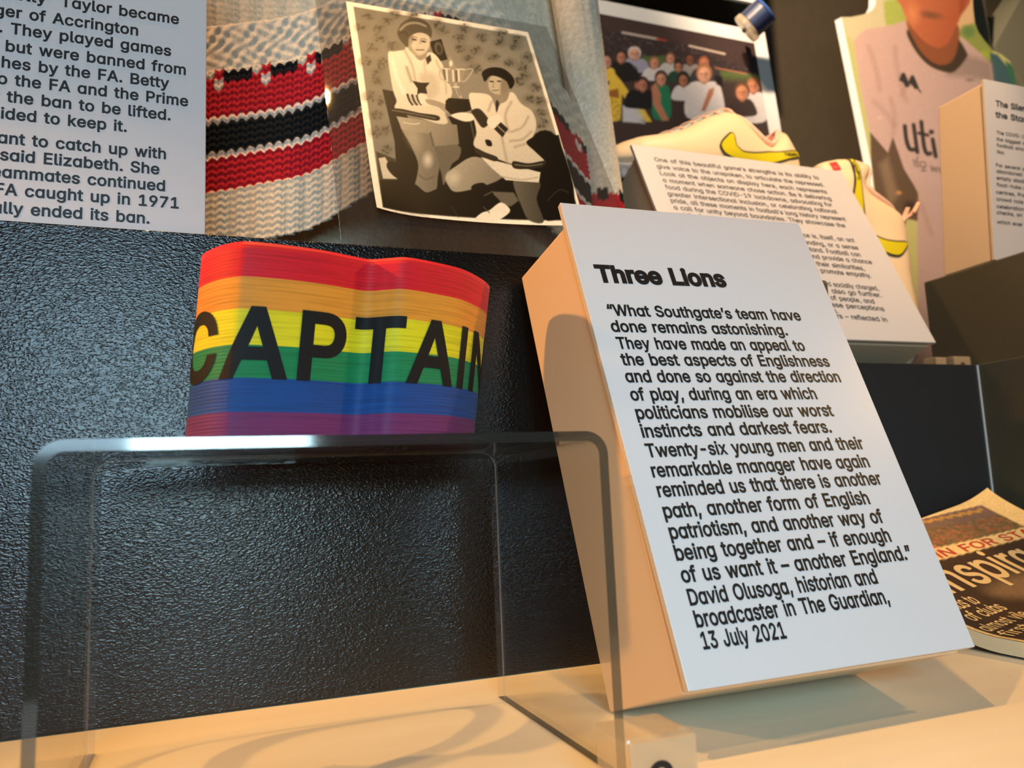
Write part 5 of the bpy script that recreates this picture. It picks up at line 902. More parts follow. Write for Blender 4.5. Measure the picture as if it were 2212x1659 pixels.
number_block('clear numbered block in the foreground before the Three Lions label', 0.1152, 0.1385, 0.2190, 0.2420, 0.0004, 0.0250, '9', 0.0125, -0.0015, 0.29)
number_block('tiny numbered block on the low riser in front of the dark olive box', 0.7213, 0.7450, 0.600, 0.622, R2Z + 0.0004, 0.2190, '9', 0.0095, -0.0002, 0.30)
number_block('tiny plain block on the low riser beside the boot toe', 0.6960, 0.7105, 0.600, 0.616, R2Z + 0.0004, 0.2176, None, 0.0)

# ================================================================== magazine, curved up against the low riser
M_LB = [0, .25, .45, .7, 1]; M_LP = np.array([(.400, .437, .055), (.399, .385, .0265), (.398, .339, .0098), (.399, .280, .0090), (.400, .200, .0090)])
M_RB = [0, .17, .45, .7, 1]; M_RP = np.array([(.6335, .5128, .0797), (.625, .472, .0652), (.615, .405, .040), (.610, .345, .022), (.605, .270, .010)])
M_W, M_H = 0.234, 0.241


def mag_edge(b, B, Q):
    w = 0
    for d in (-.06, -.03, 0, .03, .06): w = w + np.array([np.interp(b + d, B, Q[:, k]) for k in range(3)])
    return w / 5


def mag_pt(a, b, lift=0.0):
    """a across the cover 0..1 (left edge to right edge), b down the cover 0..1; the cover curves up towards its top"""
    def s(a, b):
        p = mag_edge(b, M_LB, M_LP) * (1 - a) + mag_edge(b, M_RB, M_RP) * a
        p[2] += 0.006 * max(0.0, a - 0.72) ** 2 / 0.0784 * max(0.0, 1 - b * 5) ** 2
        return p
    p = s(a, b)
    if lift:
        u = s(a + 0.01, b) - s(a - 0.01, b); v = s(a, b + 0.01) - s(a, b - 0.01)
        n = np.cross(v, u); p = p + n / np.linalg.norm(n) * lift
    return tuple(float(k) for k in p)


def magazine():
    t = thing('magazine', 'football magazine with dark cover lying curved up the low riser', 'magazine', (0.50, 0.35, 0))
    nu, nv = 130, 150
    P, F = grid_uv(nu, nv)
    o = mesh_obj('front_cover', [mag_pt(a, b, 0.0002) for a, b in P], F[:, ::-1], MT['print_gloss'], t, True)
    pt = Paint(np.stack([P[:, 0], P[:, 1] - 0.15 * P[:, 0]], 1) * 1000, (238, 204, 140))
    pt.poly([(330, -62), (852, -64), (852, 110), (362, 108), (318, 60)], (128, 98, 92), 4, col2=(112, 98, 66), axis=(0, 1))
    for k in range(520):
        x, y = rng.uniform(335, 850), rng.uniform(15, 108)
        pt.ell((x, y), rng.uniform(4, 13), rng.uniform(2, 6), [(160, 88, 62), (104, 90, 50), (138, 114, 70), (196, 112, 82), (90, 80, 52)][rng.integers(5)], 4, alpha=0.55)
    for k in range(30):                                   # gilt lettering too worn to read
        x = 350 + k * 16; pt.ell((x, -35 + 5 * math.sin(k * 1.7)), 7, 11, (222, 164, 66), 5, rng.uniform(-.5, .5), 0.8)
    pt.poly([(230, 60), (330, 70), (352, 108), (250, 108)], (214, 96, 64), 6)
    pt.poly([(10, 163), (985, 163), (985, 1100), (10, 1100)], (70, 54, 42), 4, col2=(52, 42, 34), axis=(0, 1))
    pt.poly([(250, 330), (420, 300), (700, 320), (700, 420), (460, 450), (300, 400)], (128, 102, 74), 60, True)
    pt.grain(0.03)
    set_colors(o, pt.C)
    # page block
    V = []; G = []
    ring = [(a, 0.0) for a in np.linspace(0, 1, 40)] + [(1.0, b) for b in np.linspace(0, 1, 40)[1:]] + [(a, 1.0) for a in np.linspace(1, 0, 40)[1:]] + [(0.0, b) for b in np.linspace(1, 0, 40)[1:-1]]
    n = len(ring)
    for a, b in ring:
        p = mag_pt(a, b, -0.0001); V.append(p); V.append((p[0], p[1], max(0.0005, p[2] - 0.0080)))
    for i in range(n):
        k = (i + 1) % n; G.append((2 * i, 2 * i + 1, 2 * k + 1, 2 * k))
    mesh_obj('page_block', V, G, MT['paper_edge'], t, False)
    # cover lines, bent onto the cover
    for nm, rows, mt in (('printed_title', [dict(s='Inspira', x=0.135, y=0.302, cap=0.128, x1=0.64, bold=0.012)], 'cream_ink'),
                         ('printed_banner', [dict(s='SIN FOR STAR', x=0.235, y=0.156, cap=0.036, x1=0.90, bold=0.012)], 'red_ink'),
                         ('printed_lines', [dict(s='has to', x=0.065, y=0.366, cap=0.044, x1=0.172), dict(s='of clubs', x=0.05, y=0.422, cap=0.044, x1=0.205), dict(s='almost vile', x=0.02, y=0.480, cap=0.042, x1=0.215), dict(s='first at', x=0.02, y=0.535, cap=0.042, x1=0.20)], 'cream_ink')):
        W, H = M_W, M_H
        lines = [dict(l, x=l['x'] * W, y=-l['y'] * H, x1=l['x1'] * W, cap=l['cap'] * H) for l in rows]
        V2, F2 = text_2d(lines)
        bm = bmesh.new(); vs = [bm.verts.new((p[0], p[1], 0)) for p in V2]
        for ff in F2:
            try: bm.faces.new([vs[i] for i in ff])
            except ValueError: pass
        y0 = min(p[1] for p in V2)
        while y0 < max(p[1] for p in V2):
            bmesh.ops.bisect_plane(bm, geom=bm.verts[:] + bm.edges[:] + bm.faces[:], plane_co=(0, y0, 0), plane_no=(0, 1, 0)); y0 += 0.003
        bmesh.ops.bisect_plane(bm, geom=bm.verts[:] + bm.edges[:] + bm.faces[:], plane_co=(W * 0.985, 0, 0), plane_no=(1, 0, 0), clear_outer=True)
        bm.verts.index_update()
        mesh_obj(nm, [mag_pt(v_.co.x / W, -v_.co.y / H + 0.15 * v_.co.x / W, 0.0005) for v_ in bm.verts], [[v_.index for v_ in f_.verts] for f_ in bm.faces], MT[mt], t)
        bm.free()


magazine()

# ================================================================== black and white photograph on a clear holder
HB = Vector((0.0892, 0.4500, 0.2659)); hv = Vector((0, 0.4383, 0.8988)); hn = Vector((0, -0.8988, 0.4383))
def hp(u, v, d=0.0): return HB + Vector((u, 0, 0)) + hv * v + hn * d
t = thing('photo_holder', 'clear acrylic easel behind the black and white photograph', 'display stand', (0.16, 0.46, RZ))
slab('back_sheet', [hp(-0.0215, -0.0315, -0.0012), hp(0.1745, -0.0315, -0.0012), hp(0.1655, 0.2350, -0.0012), hp(-0.0215, 0.2350, -0.0012)], 0.002, [MT['holder']], t, 0)
pb = hp(0, -0.0312, -0.0032)
box('base_foot', 0.0680, 0.2620, pb.y + 0.001, pb.y + 0.060, RZ + 0.0004, RZ + 0.0022, MT['holder'], t, 0)


def bw_photo():
    t = thing('photograph', 'black and white photograph of two women in football kit holding a trophy', 'photograph', tuple(HB))
    nu, nv = 300, 440
    P, F = grid_uv(nu, nv)
    tl, tr_, br, bl = hp(-0.0002, 0.2156), hp(0.1440, 0.2168), hp(0.1378, 0.0030), hp(0.0, 0.0)
    V = []
    for a, b in P:
        p = (tl * (1 - a) + tr_ * a) * (1 - b) + (bl * (1 - a) + br * a) * b
        curl = 0.0020 + 0.003 * max(0.0, 1 - a * 5) ** 2 * max(0.0, b * 4 - 3) ** 2 + 0.0012 * math.sin(PI * b)
        sag = 0.0035 * (4 * a * (1 - a)) * max(0.0, b * 3 - 2) ** 2
        V.append(p + hn * curl - hv * sag)
    o = mesh_obj('print', V, F[:, ::-1], MT['print_gloss'], t, True)
    H = homography([(0, 0), (1, 0), (1, 1), (0, 1)], [(140, 20), (1300, 208), (1672, 1512), (330, 1372)])
    q = np.c_[P, np.ones(len(P))] @ H.T; q = q[:, :2] / q[:, 2:]
    pt = Paint(q, (236, 222, 190))
    inner = [(186, 56), (1288, 238), (1640, 1478), (368, 1364)]
    pt.poly(inner, (122, 120, 104), 6, col2=(152, 144, 122), axis=(1, 0.1))
    fl = [(275, 120), (395, 150), (345, 205), (350, 270), (300, 340), (265, 430), (370, 440), (340, 500), (335, 560), (300, 660), (370, 690), (330, 780), (385, 880), (400, 1000), (330, 890), (750, 210), (880, 195),
          (1000, 250), (1110, 285), (860, 330), (960, 345), (1075, 390), (1215, 310), (1225, 260), (1300, 390), (910, 400), (1270, 460), (1275, 520), (1350, 600), (1310, 680), (1380, 780), (850, 260), (1180, 430),
          (960, 470), (1395, 850), (1240, 560), (1370, 700), (430, 330), (450, 100), (700, 160), (1130, 220), (240, 200), (560, 110)]
    for x, y in fl:
        pt.ell((x + rng.uniform(-10, 10), y), 44, 34, (112, 106, 86), 30, alpha=0.55)
        for k in range(11):
            a = rng.uniform(0, 2 * PI); r = rng.uniform(4, 34)
            pt.ell((x + r * math.cos(a), y + r * math.sin(a)), rng.uniform(4, 10), rng.uniform(4, 8), (70, 68, 55), 9, a, 0.5)
    def P_(pts, c, soft=6, sm=True, **k): pt.poly(pts, c, soft, sm, **k)
    # dark floor, chairs, gramophone cabinet
    P_([(350, 1190), (460, 1150), (560, 1110), (800, 1080), (980, 1000), (1330, 940), (1500, 925), (1636, 1474), (370, 1362)], (30, 28, 24), 10, False)
    P_([(368, 615), (440, 630), (500, 720), (560, 900), (640, 1180), (460, 1195), (445, 950)], (34, 32, 27), 7, False)
    P_([(330, 1010), (450, 1060), (460, 1190), (350, 1190)], (70, 66, 54), 10, False)
    P_([(780, 795), (960, 805), (990, 1060), (850, 1090), (835, 900)], (34, 31, 26), 6, False)
    pt.line([(925, 830), (960, 990)], 12, (86, 78, 60), 6)
    P_([(1325, 945), (1480, 930), (1600, 1330), (1420, 1460), (1350, 1250)], (24, 23, 20), 12)
    pt.line([(1420, 1340), (1500, 1280), (1560, 1300)], 6, (84, 80, 66), 10)
    for k in range(26): pt.line([(380 + k * 4, 1245 + k * 8), (660, 1235 + k * 9)], 2, (48, 45, 38), 3, False, 0.4)
    # wall picture
    P_([(662, 292), (738, 270), (778, 412), (706, 432)], (38, 34, 28), 5, False)
    pt.ell((722, 336), 26, 46, (104, 96, 76), 10, -0.2); pt.ell((724, 340), 15, 30, (60, 54, 42), 8, -0.2)
    # standing woman: legs
    P_([(700, 950), (852, 985), (852, 1060), (805, 1100), (772, 1180), (748, 1222), (735, 1150), (702, 1050)], (112, 105, 85), 8)
    P_([(480, 850), (560, 838), (640, 880), (688, 985), (724, 1100), (716, 1170), (702, 1252), (640, 1268), (572, 1232), (586, 1150), (588, 1080), (540, 965)], (152, 141, 114), 8, col2=(120, 111, 90), axis=(1, 0))
    pt.ell((652, 1068), 24, 36, (198, 186, 156), 40); pt.ell((560, 930), 40, 70, (166, 155, 126), 60, -0.4, 0.7)
    pt.line([(600, 1160), (640, 1185), (690, 1170)], 6, (104, 96, 76), 12)
    P_([(455, 790), (700, 830), (838, 850), (852, 975), (692, 985), (662, 905), (560, 890), (488, 872)], (168, 158, 130), 6, False, col2=(128, 119, 96), axis=(1, 0.3))
    pt.line([(668, 900), (690, 980)], 8, (88, 80, 64), 12); pt.line([(500, 830), (560, 842), (600, 838)], 5, (206, 196, 166), 6)
    P_([(568, 1215), (640, 1262), (712, 1248), (704, 1335), (568, 1325)], (34, 31, 27), 6)
    P_([(345, 1052), (385, 1045), (408, 1085), (408, 1120), (462, 1180), (372, 1180)], (196, 184, 152), 6, False)
    P_([(404, 1076), (470, 1085), (550, 1160), (465, 1178), (402, 1120)], (32, 30, 26), 6)
    # jacket
    P_([(402, 385), (440, 362), (505, 350), (520, 332), (600, 382), (680, 366), (742, 440), (790, 570), (806, 650), (762, 760), (778, 835), (720, 842), (600, 800), (452, 745), (456, 690), (432, 610)], (216, 205, 176), 7, col2=(196, 185, 156), axis=(0.6, 1))
    pt.line([(505, 350), (540, 420), (560, 480), (575, 560)], 10, (164, 153, 126), 18); pt.line([(430, 420), (460, 540), (500, 640)], 14, (228, 218, 190), 22)
    pt.line([(640, 400), (632, 470), (650, 560), (640, 640)], 10, (178, 167, 138), 18); pt.line([(705, 420), (760, 560), (770, 640)], 8, (170, 160, 132), 16)
    pt.line([(520, 470), (548, 560)], 14, (150, 140, 114), 20); pt.poly([(640, 405), (668, 380), (676, 420), (650, 450)], (60, 55, 44), 8)
    P_([(600, 520), (700, 520), (720, 640), (640, 680)], (184, 174, 146), 40)
    P_([(556, 560), (610, 572), (664, 572), (640, 604), (650, 645), (604, 640), (586, 660), (588, 610)], (42, 38, 32), 5, False)
    for k, c in enumerate([(54, 50, 42), (186, 174, 146), (54, 50, 42), (186, 174, 146), (54, 50, 42)]):
        pt.line([(524 + k * 15, 650 + k * 2), (538 + k * 14, 690), (556 + k * 14, 716)], 13, c, 4)
    P_([(590, 650), (640, 655), (660, 715), (612, 716)], (210, 200, 172), 6)
    P_([(640, 682), (700, 690), (770, 720), (806, 760), (770, 772), (720, 735), (655, 712)], (158, 145, 116), 6)
    P_([(412, 746), (480, 742), (600, 770), (718, 790), (714, 822), (600, 800), (470, 768)], (56, 52, 42), 5)
    pt.line([(430, 752), (560, 775), (700, 806)], 5, (128, 120, 98), 4)
    # neck, head, hair
    P_([(545, 330), (640, 352), (640, 400), (600, 420), (560, 375)], (150, 138, 110), 8)
    pt.ell((592, 292), 76, 96, (192, 178, 146), 12, 0.05); P_([(520, 240), (560, 250), (556, 340), (590, 385), (560, 372), (522, 320)], (154, 140, 110), 16)
    P_([(462, 218), (488, 166), (540, 130), (596, 128), (654, 160), (678, 212), (672, 262), (646, 240), (600, 228), (556, 244), (532, 274), (526, 330), (494, 304), (468, 264)], (88, 81, 64), 8)
    pt.line([(480, 210), (520, 172), (580, 160), (640, 180)], 14, (158, 147, 118), 14); pt.line([(475, 240), (505, 225), (522, 250)], 10, (70, 64, 50), 12)
    pt.line([(540, 140), (610, 150), (655, 180)], 8, (74, 68, 54), 12)
    for x, y in ((566, 278), (626, 290)): pt.ell((x, y), 15, 6, (58, 50, 40), 6, 0.15); pt.line([(x - 20, y - 14), (x, y - 20), (x + 18, y - 12)], 4, (98, 86, 66), 5)
    pt.line([(604, 282), (606, 312), (596, 322)], 5, (150, 134, 104), 8); pt.ell((606, 318), 10, 6, (206, 192, 160), 8); pt.line([(580, 348), (604, 349), (628, 349)], 6, (96, 76, 60), 6)
    pt.ell((560, 320), 16, 16, (210, 197, 166), 20, alpha=0.6)
    # trophy
    P_([(742, 470), (800, 480), (884, 474), (876, 545), (842, 585), (800, 585), (762, 552)], (146, 138, 116), 6)
    for x in (772, 812, 848): pt.line([(x, 484), (x + 4, 560)], 9, (222, 214, 188), 8, False)
    pt.line([(752, 482), (764, 550)], 6, (70, 66, 54), 6, False); pt.line([(832, 490), (836, 560)], 7, (76, 70, 58), 6, False)
    pt.line([(740, 476), (726, 500), (736, 545), (764, 556)], 7, (170, 162, 138), 4); pt.line([(884, 484), (938, 478), (920, 520), (890, 560), (866, 560)], 7, (176, 168, 144), 4)
    pt.line([(744, 476), (884, 480)], 7, (206, 198, 172), 5, False); P_([(786, 400), (800, 398), (832, 476), (790, 474)], (150, 142, 120), 6); pt.ell((800, 440), 10, 20, (214, 206, 180), 8)
    pt.line([(828, 584), (846, 640), (862, 668)], 18, (172, 164, 140), 6); pt.line([(812, 600), (850, 600)], 8, (206, 198, 172), 5, False); pt.line([(838, 612), (856, 660)], 4, (60, 56, 46), 4, False)
    P_([(766, 692), (786, 674), (932, 684), (944, 750), (880, 770), (800, 782), (764, 745)], (24, 22, 20), 5, False)
    pt.line([(800, 690), (930, 696)], 3, (70, 64, 52), 4, False)
    P_([(800, 790), (870, 768), (956, 790), (940, 822), (880, 828)], (214, 204, 176), 8)
    # kneeling woman: legs
    P_([(1200, 1200), (1372, 1225), (1350, 1330), (1392, 1462), (1300, 1450), (1254, 1380)], (112, 104, 84), 8, col2=(86, 80, 65), axis=(1, 0))
    P_([(1060, 1268), (1200, 1280), (1232, 1330), (1180, 1362), (1090, 1340)], (112, 103, 82), 10, False)
    P_([(765, 1165), (830, 1110), (960, 1055), (1132, 1150), (1110, 1200), (985, 1240), (830, 1264), (778, 1222)], (170, 158, 128), 8, col2=(134, 123, 98), axis=(1, 0.4))
    pt.ell((812, 1180), 36, 34, (190, 178, 147), 50)
    P_([(925, 1240), (1004, 1216), (1050, 1270), (1112, 1335), (1060, 1372), (985, 1330)], (36, 33, 28), 6); pt.line([(1010, 1290), (1060, 1270)], 8, (96, 88, 70), 6, False)
    P_([(948, 1428), (985, 1390), (1040, 1375), (1112, 1335), (1168, 1370), (1160, 1402), (1070, 1440)], (226, 212, 178), 6); pt.line([(1000, 1355), (1040, 1390)], 5, (110, 100, 80), 6, False)
    P_([(990, 1058), (1200, 1115), (1378, 1165), (1366, 1228), (1150, 1205), (1060, 1130)], (208, 196, 166), 6, False); pt.line([(1110, 1180), (1250, 1205), (1360, 1195)], 5, (160, 148, 122), 8)
    # jacket
    P_([(915, 655), (962, 640), (1050, 658), (1095, 740), (1160, 650), (1205, 640), (1252, 712), (1322, 762), (1352, 850), (1330, 930), (1286, 972), (1342, 1030), (1410, 1102), (1360, 1132), (1200, 1112), (958, 1002), (962, 900), (938, 780)], (212, 200, 170), 7, col2=(192, 180, 150), axis=(0.3, 1))
    for l in ([(1190, 700), (1150, 790), (1170, 900)], [(1300, 800), (1260, 870), (1190, 900)], [(1320, 900), (1260, 950), (1180, 960)], [(1120, 900), (1140, 1000), (1160, 1100)], [(1060, 700), (1040, 760)], [(1280, 980), (1210, 1000)]):
        pt.line(l, 9, (160, 149, 122), 20)
    P_([(1092, 690), (1110, 700), (1096, 770), (1086, 740)], (64, 58, 48), 6)
    P_([(930, 760), (985, 748), (1050, 830), (1040, 850), (1000, 870), (950, 800)], (62, 55, 44), 8)
    P_([(1040, 810), (1110, 790), (1130, 850), (1076, 880), (1035, 850)], (214, 203, 174), 6)
    P_([(1076, 880), (1120, 835), (1168, 880), (1132, 936)], (58, 52, 42), 5, False); pt.line([(1096, 858), (1150, 908)], 6, (170, 154, 118), 5, False)
    P_([(1200, 1090), (1300, 1106), (1412, 1092), (1392, 1130), (1300, 1142), (1204, 1134)], (62, 57, 46), 5); pt.line([(1210, 1112), (1300, 1122), (1390, 1112)], 4, (150, 138, 112), 4)
    P_([(955, 1000), (1020, 1030), (1096, 1062), (1084, 1088), (1010, 1062), (955, 1028)], (66, 60, 48), 5)
    P_([(1020, 950), (1054, 956), (1062, 990), (1030, 986)], (40, 36, 30), 6)
    # head
    P_([(1088, 630), (1172, 620), (1160, 690), (1110, 706)], (148, 135, 107), 8)
    pt.ell((1106, 576), 66, 74, (182, 168, 136), 10, 0.25); P_([(1130, 540), (1176, 570), (1160, 630), (1120, 640)], (140, 126, 98), 20)
    P_([(1000, 500), (1040, 470), (1096, 464), (1150, 480), (1200, 530), (1208, 578), (1182, 612), (1158, 560), (1100, 528), (1052, 524), (1020, 562), (1006, 540)], (28, 25, 22), 7)
    for x, y in ((1062, 562), (1110, 560)): pt.ell((x, y), 13, 5, (56, 48, 38), 5, 0.1)
    pt.line([(1078, 570), (1068, 596), (1078, 602)], 4, (128, 114, 88), 6); pt.line([(1068, 622), (1088, 623), (1106, 620)], 5, (96, 76, 58), 5)
    # creases, worn border
    pt.line([(800, 1345), (840, 1412)], 3, (112, 104, 84), 3, False, 0.7)
    g = pt.C @ np.array([0.3, 0.59, 0.11]); pt.C = 0.45 * pt.C + 0.55 * np.outer(g, (1.01, 1.0, 0.96))
    pt.C = np.clip((pt.C - 128) * 1.22 + 122, 10, 246)
    pt.grain(0.025)
    set_colors(o, pt.C)


bw_photo()

# ================================================================== knitted jumper
HX = np.array([-0.060, -0.009, 0.031, 0.0579, 0.0785, 0.0996, 0.1326, 0.1713, 0.2122, 0.2457, 0.2776, 0.2967, 0.3163])
HZ = np.array([0.452, 0.4606, 0.4656, 0.4709, 0.4811, 0.4959, 0.5146, 0.5267, 0.5160, 0.4850, 0.4580, 0.4420, 0.4250])


def smooth_interp(x, xs, ys):
    w = 0
    for d in (-0.012, -0.006, 0.0, 0.006, 0.012): w = w + np.interp(x + d, xs, ys)
    return w / 5


CREAM = np.array([226., 212., 190.]); KRED = np.array([186., 34., 46.]); KBLK = np.array([20., 24., 28.]); KWHT = np.array([230., 214., 200.])


def stitch_height(s, r, kind):
    """s = stitch column coordinate, r = row coordinate -> relief in metres"""
    leg = np.sqrt(np.abs(np.sin(PI * 2 * s)))                        # two slanting legs to every stitch
    twist = np.abs(np.mod(s, 1) - 0.5)
    if kind == 'rib':
        return 0.0032 * np.abs(np.sin(PI * s * 0.5)) ** 0.6 + 0.0008 * leg + 0.0003 * np.sin(2 * PI * (r + twist))
    if kind == 'moss':
        return 0.0010 * np.sin(PI * s * 1.1 + 0.9 * np.sin(r * 1.7)) * np.sin(PI * r + 0.8 * np.sin(s * 0.9)) + 0.0004 * np.sin(s * 5.1 + r * 2.3)
    return 0.0017 * leg + 0.0004 * np.sin(2 * PI * (r + twist))


def jumper():
    t = thing('jumper', 'cream knitted jumper with red and black striped hem behind the photograph', 'jumper', (0.16, 0.60, RZ))
    # striped hem, hanging in an arch
    nx, nt_ = 520, 230
    xs = np.linspace(-0.060, 0.3165, nx); tt = np.linspace(-0.004, 0.180, nt_)
    X, T = np.meshgrid(xs, tt)
    zt = smooth_interp(X, HX, HZ)
    sc = np.interp(X, [0.0, 0.17, 0.28], [1.0, 1.0, 0.82])
    Z = zt - T * sc; XX = X - 0.02 * T
    u = (X - 0.155) / 0.165
    Y = 0.575 + 0.030 * u * u
    Y += 0.010 * np.clip((0.004 - T) / 0.008, 0, 1) ** 2            # rolled top edge
    Y += 0.004 * np.sin(X * 90 + 1.0) * np.clip((T - 0.08) / 0.1, 0, 1)
    pitch = 0.0066
    s = X / pitch; r = T / 0.0052
    vz = np.abs(np.mod(s, 1) - 0.5) * 2 - 0.5                         # zigzag of a stitch row
    tz = T + vz * 0.0034
    C = np.tile(CREAM, (nt_, nx, 1))
    def band(a, b, col): C[(tz >= a) & (tz < b)] = col
    band(0.044, 0.076, KRED); band(0.076, 0.0805, KWHT); band(0.0805, 0.1040, KBLK); band(0.1040, 0.1085, KWHT); band(0.1085, 0.1340, KRED)
    chk = np.mod(np.floor(s), 5)
    C[(tz > 0.040) & (tz < 0.0485) & (chk >= 1) & (chk <= 3)] = KBLK
    C[(tz > 0.0465) & (tz < 0.0540) & (chk == 0)] = KWHT
    C[(tz > 0.038) & (tz < 0.0445) & (chk == 0)] = KRED
    C *= (1 + 0.05 * rng.standard_normal((nt_, nx)))[:, :, None]
    rel = np.where(T < 0.038, stitch_height(s * 1.0, T / 0.0055, 'moss'), np.where(T > 0.134, stitch_height(s, r, 'rib'), stitch_height(s, r, 'knit')))
    Y -= rel
    i = np.arange(nx * nt_).reshape(nt_, nx)
    F = np.stack([i[:-1, :-1].ravel(), i[1:, :-1].ravel(), i[1:, 1:].ravel(), i[:-1, 1:].ravel()], 1)
    # keep the lower edge of the hem slanted
    V = np.stack([XX.ravel(), Y.ravel(), Z.ravel()], 1)
    keep = np.all((T.ravel()[F] < (0.178 - 0.0 * XX.ravel()[F])), axis=1)
    o = mesh_obj('striped_hem', V, F[keep], MT['wool'], t, True); set_colors(o, C.reshape(-1, 3)); o['label'] = 'red and black striped hem'
    m = o.modifiers.new('thickness', 'SOLIDIFY'); m.thickness = 0.004; m.offset = -1
    # body behind, tall ribbed cream knit
    nx, nz = 300, 200
    X, Z = np.meshgrid(np.linspace(-0.075, 0.3440, nx), np.linspace(0.66, 0.30, nz))
    Y = 0.632 + 0.05 * ((X - 0.16) / 0.2) ** 4 * 0.4 + 0.004 * np.sin(X * 55)
    Y -= stitch_height(X / 0.006, Z / 0.0055, 'knit') * 1.0 + stitch_height(X / 0.009, Z / 0.005, 'rib') * 0.5
    C = np.tile(np.array([220., 208., 184.]), (nz * nx, 1)) * (1 + 0.04 * rng.standard_normal(nz * nx))[:, None]
    i = np.arange(nx * nz).reshape(nz, nx); F = np.stack([i[:-1, :-1].ravel(), i[1:, :-1].ravel(), i[1:, 1:].ravel(), i[:-1, 1:].ravel()], 1)
    o = mesh_obj('body', np.stack([X.ravel(), Y.ravel(), Z.ravel()], 1), F, MT['wool'], t, True); set_colors(o, C)
    m = o.modifiers.new('thickness', 'SOLIDIFY'); m.thickness = 0.004; m.offset = -1
    # right sleeve, hanging as a soft tube
    na, nz = 60, 170; A, Z = np.meshgrid(np.linspace(0, 2 * PI, na, endpoint=False), np.linspace(0.60, 0.290, nz))
    cx = np.interp(Z, [0.29, 0.36, 0.44, 0.60], [0.3300, 0.3270, 0.3200, 0.3060]); rx = np.interp(Z, [0.29, 0.42, 0.60], [0.0190, 0.0185, 0.0230])
    n_ = A / (2 * PI) * 22
    rr = 1 + 0.045 * stitch_height(n_, Z / 0.0055, 'knit') / 0.0019
    X = cx + rx * np.cos(A) * rr; Y = 0.611 + 0.017 * np.sin(A) * rr
    C = np.tile(CREAM, (nz, na, 1)); zz = Z + (np.abs(np.mod(n_, 1) - 0.5) * 2 - 0.5) * 0.003
    C[(zz < 0.3560) & (zz > 0.3200)] = KRED; ch = np.mod(np.floor(n_), 4)
    C[(zz < 0.3600) & (zz > 0.3490) & (ch >= 2)] = KBLK
    C *= (1 + 0.04 * rng.standard_normal((nz, na)))[:, :, None]
    i = np.arange(na * nz).reshape(nz, na); j = np.roll(i, -1, axis=1)
    F = np.stack([i[:-1].ravel(), i[1:].ravel(), j[1:].ravel(), j[:-1].ravel()], 1)
    o = mesh_obj('sleeve', np.stack([X.ravel(), Y.ravel(), Z.ravel()], 1), F[:, ::-1], MT['wool'], t, True); set_colors(o, C.reshape(-1, 3))


jumper()

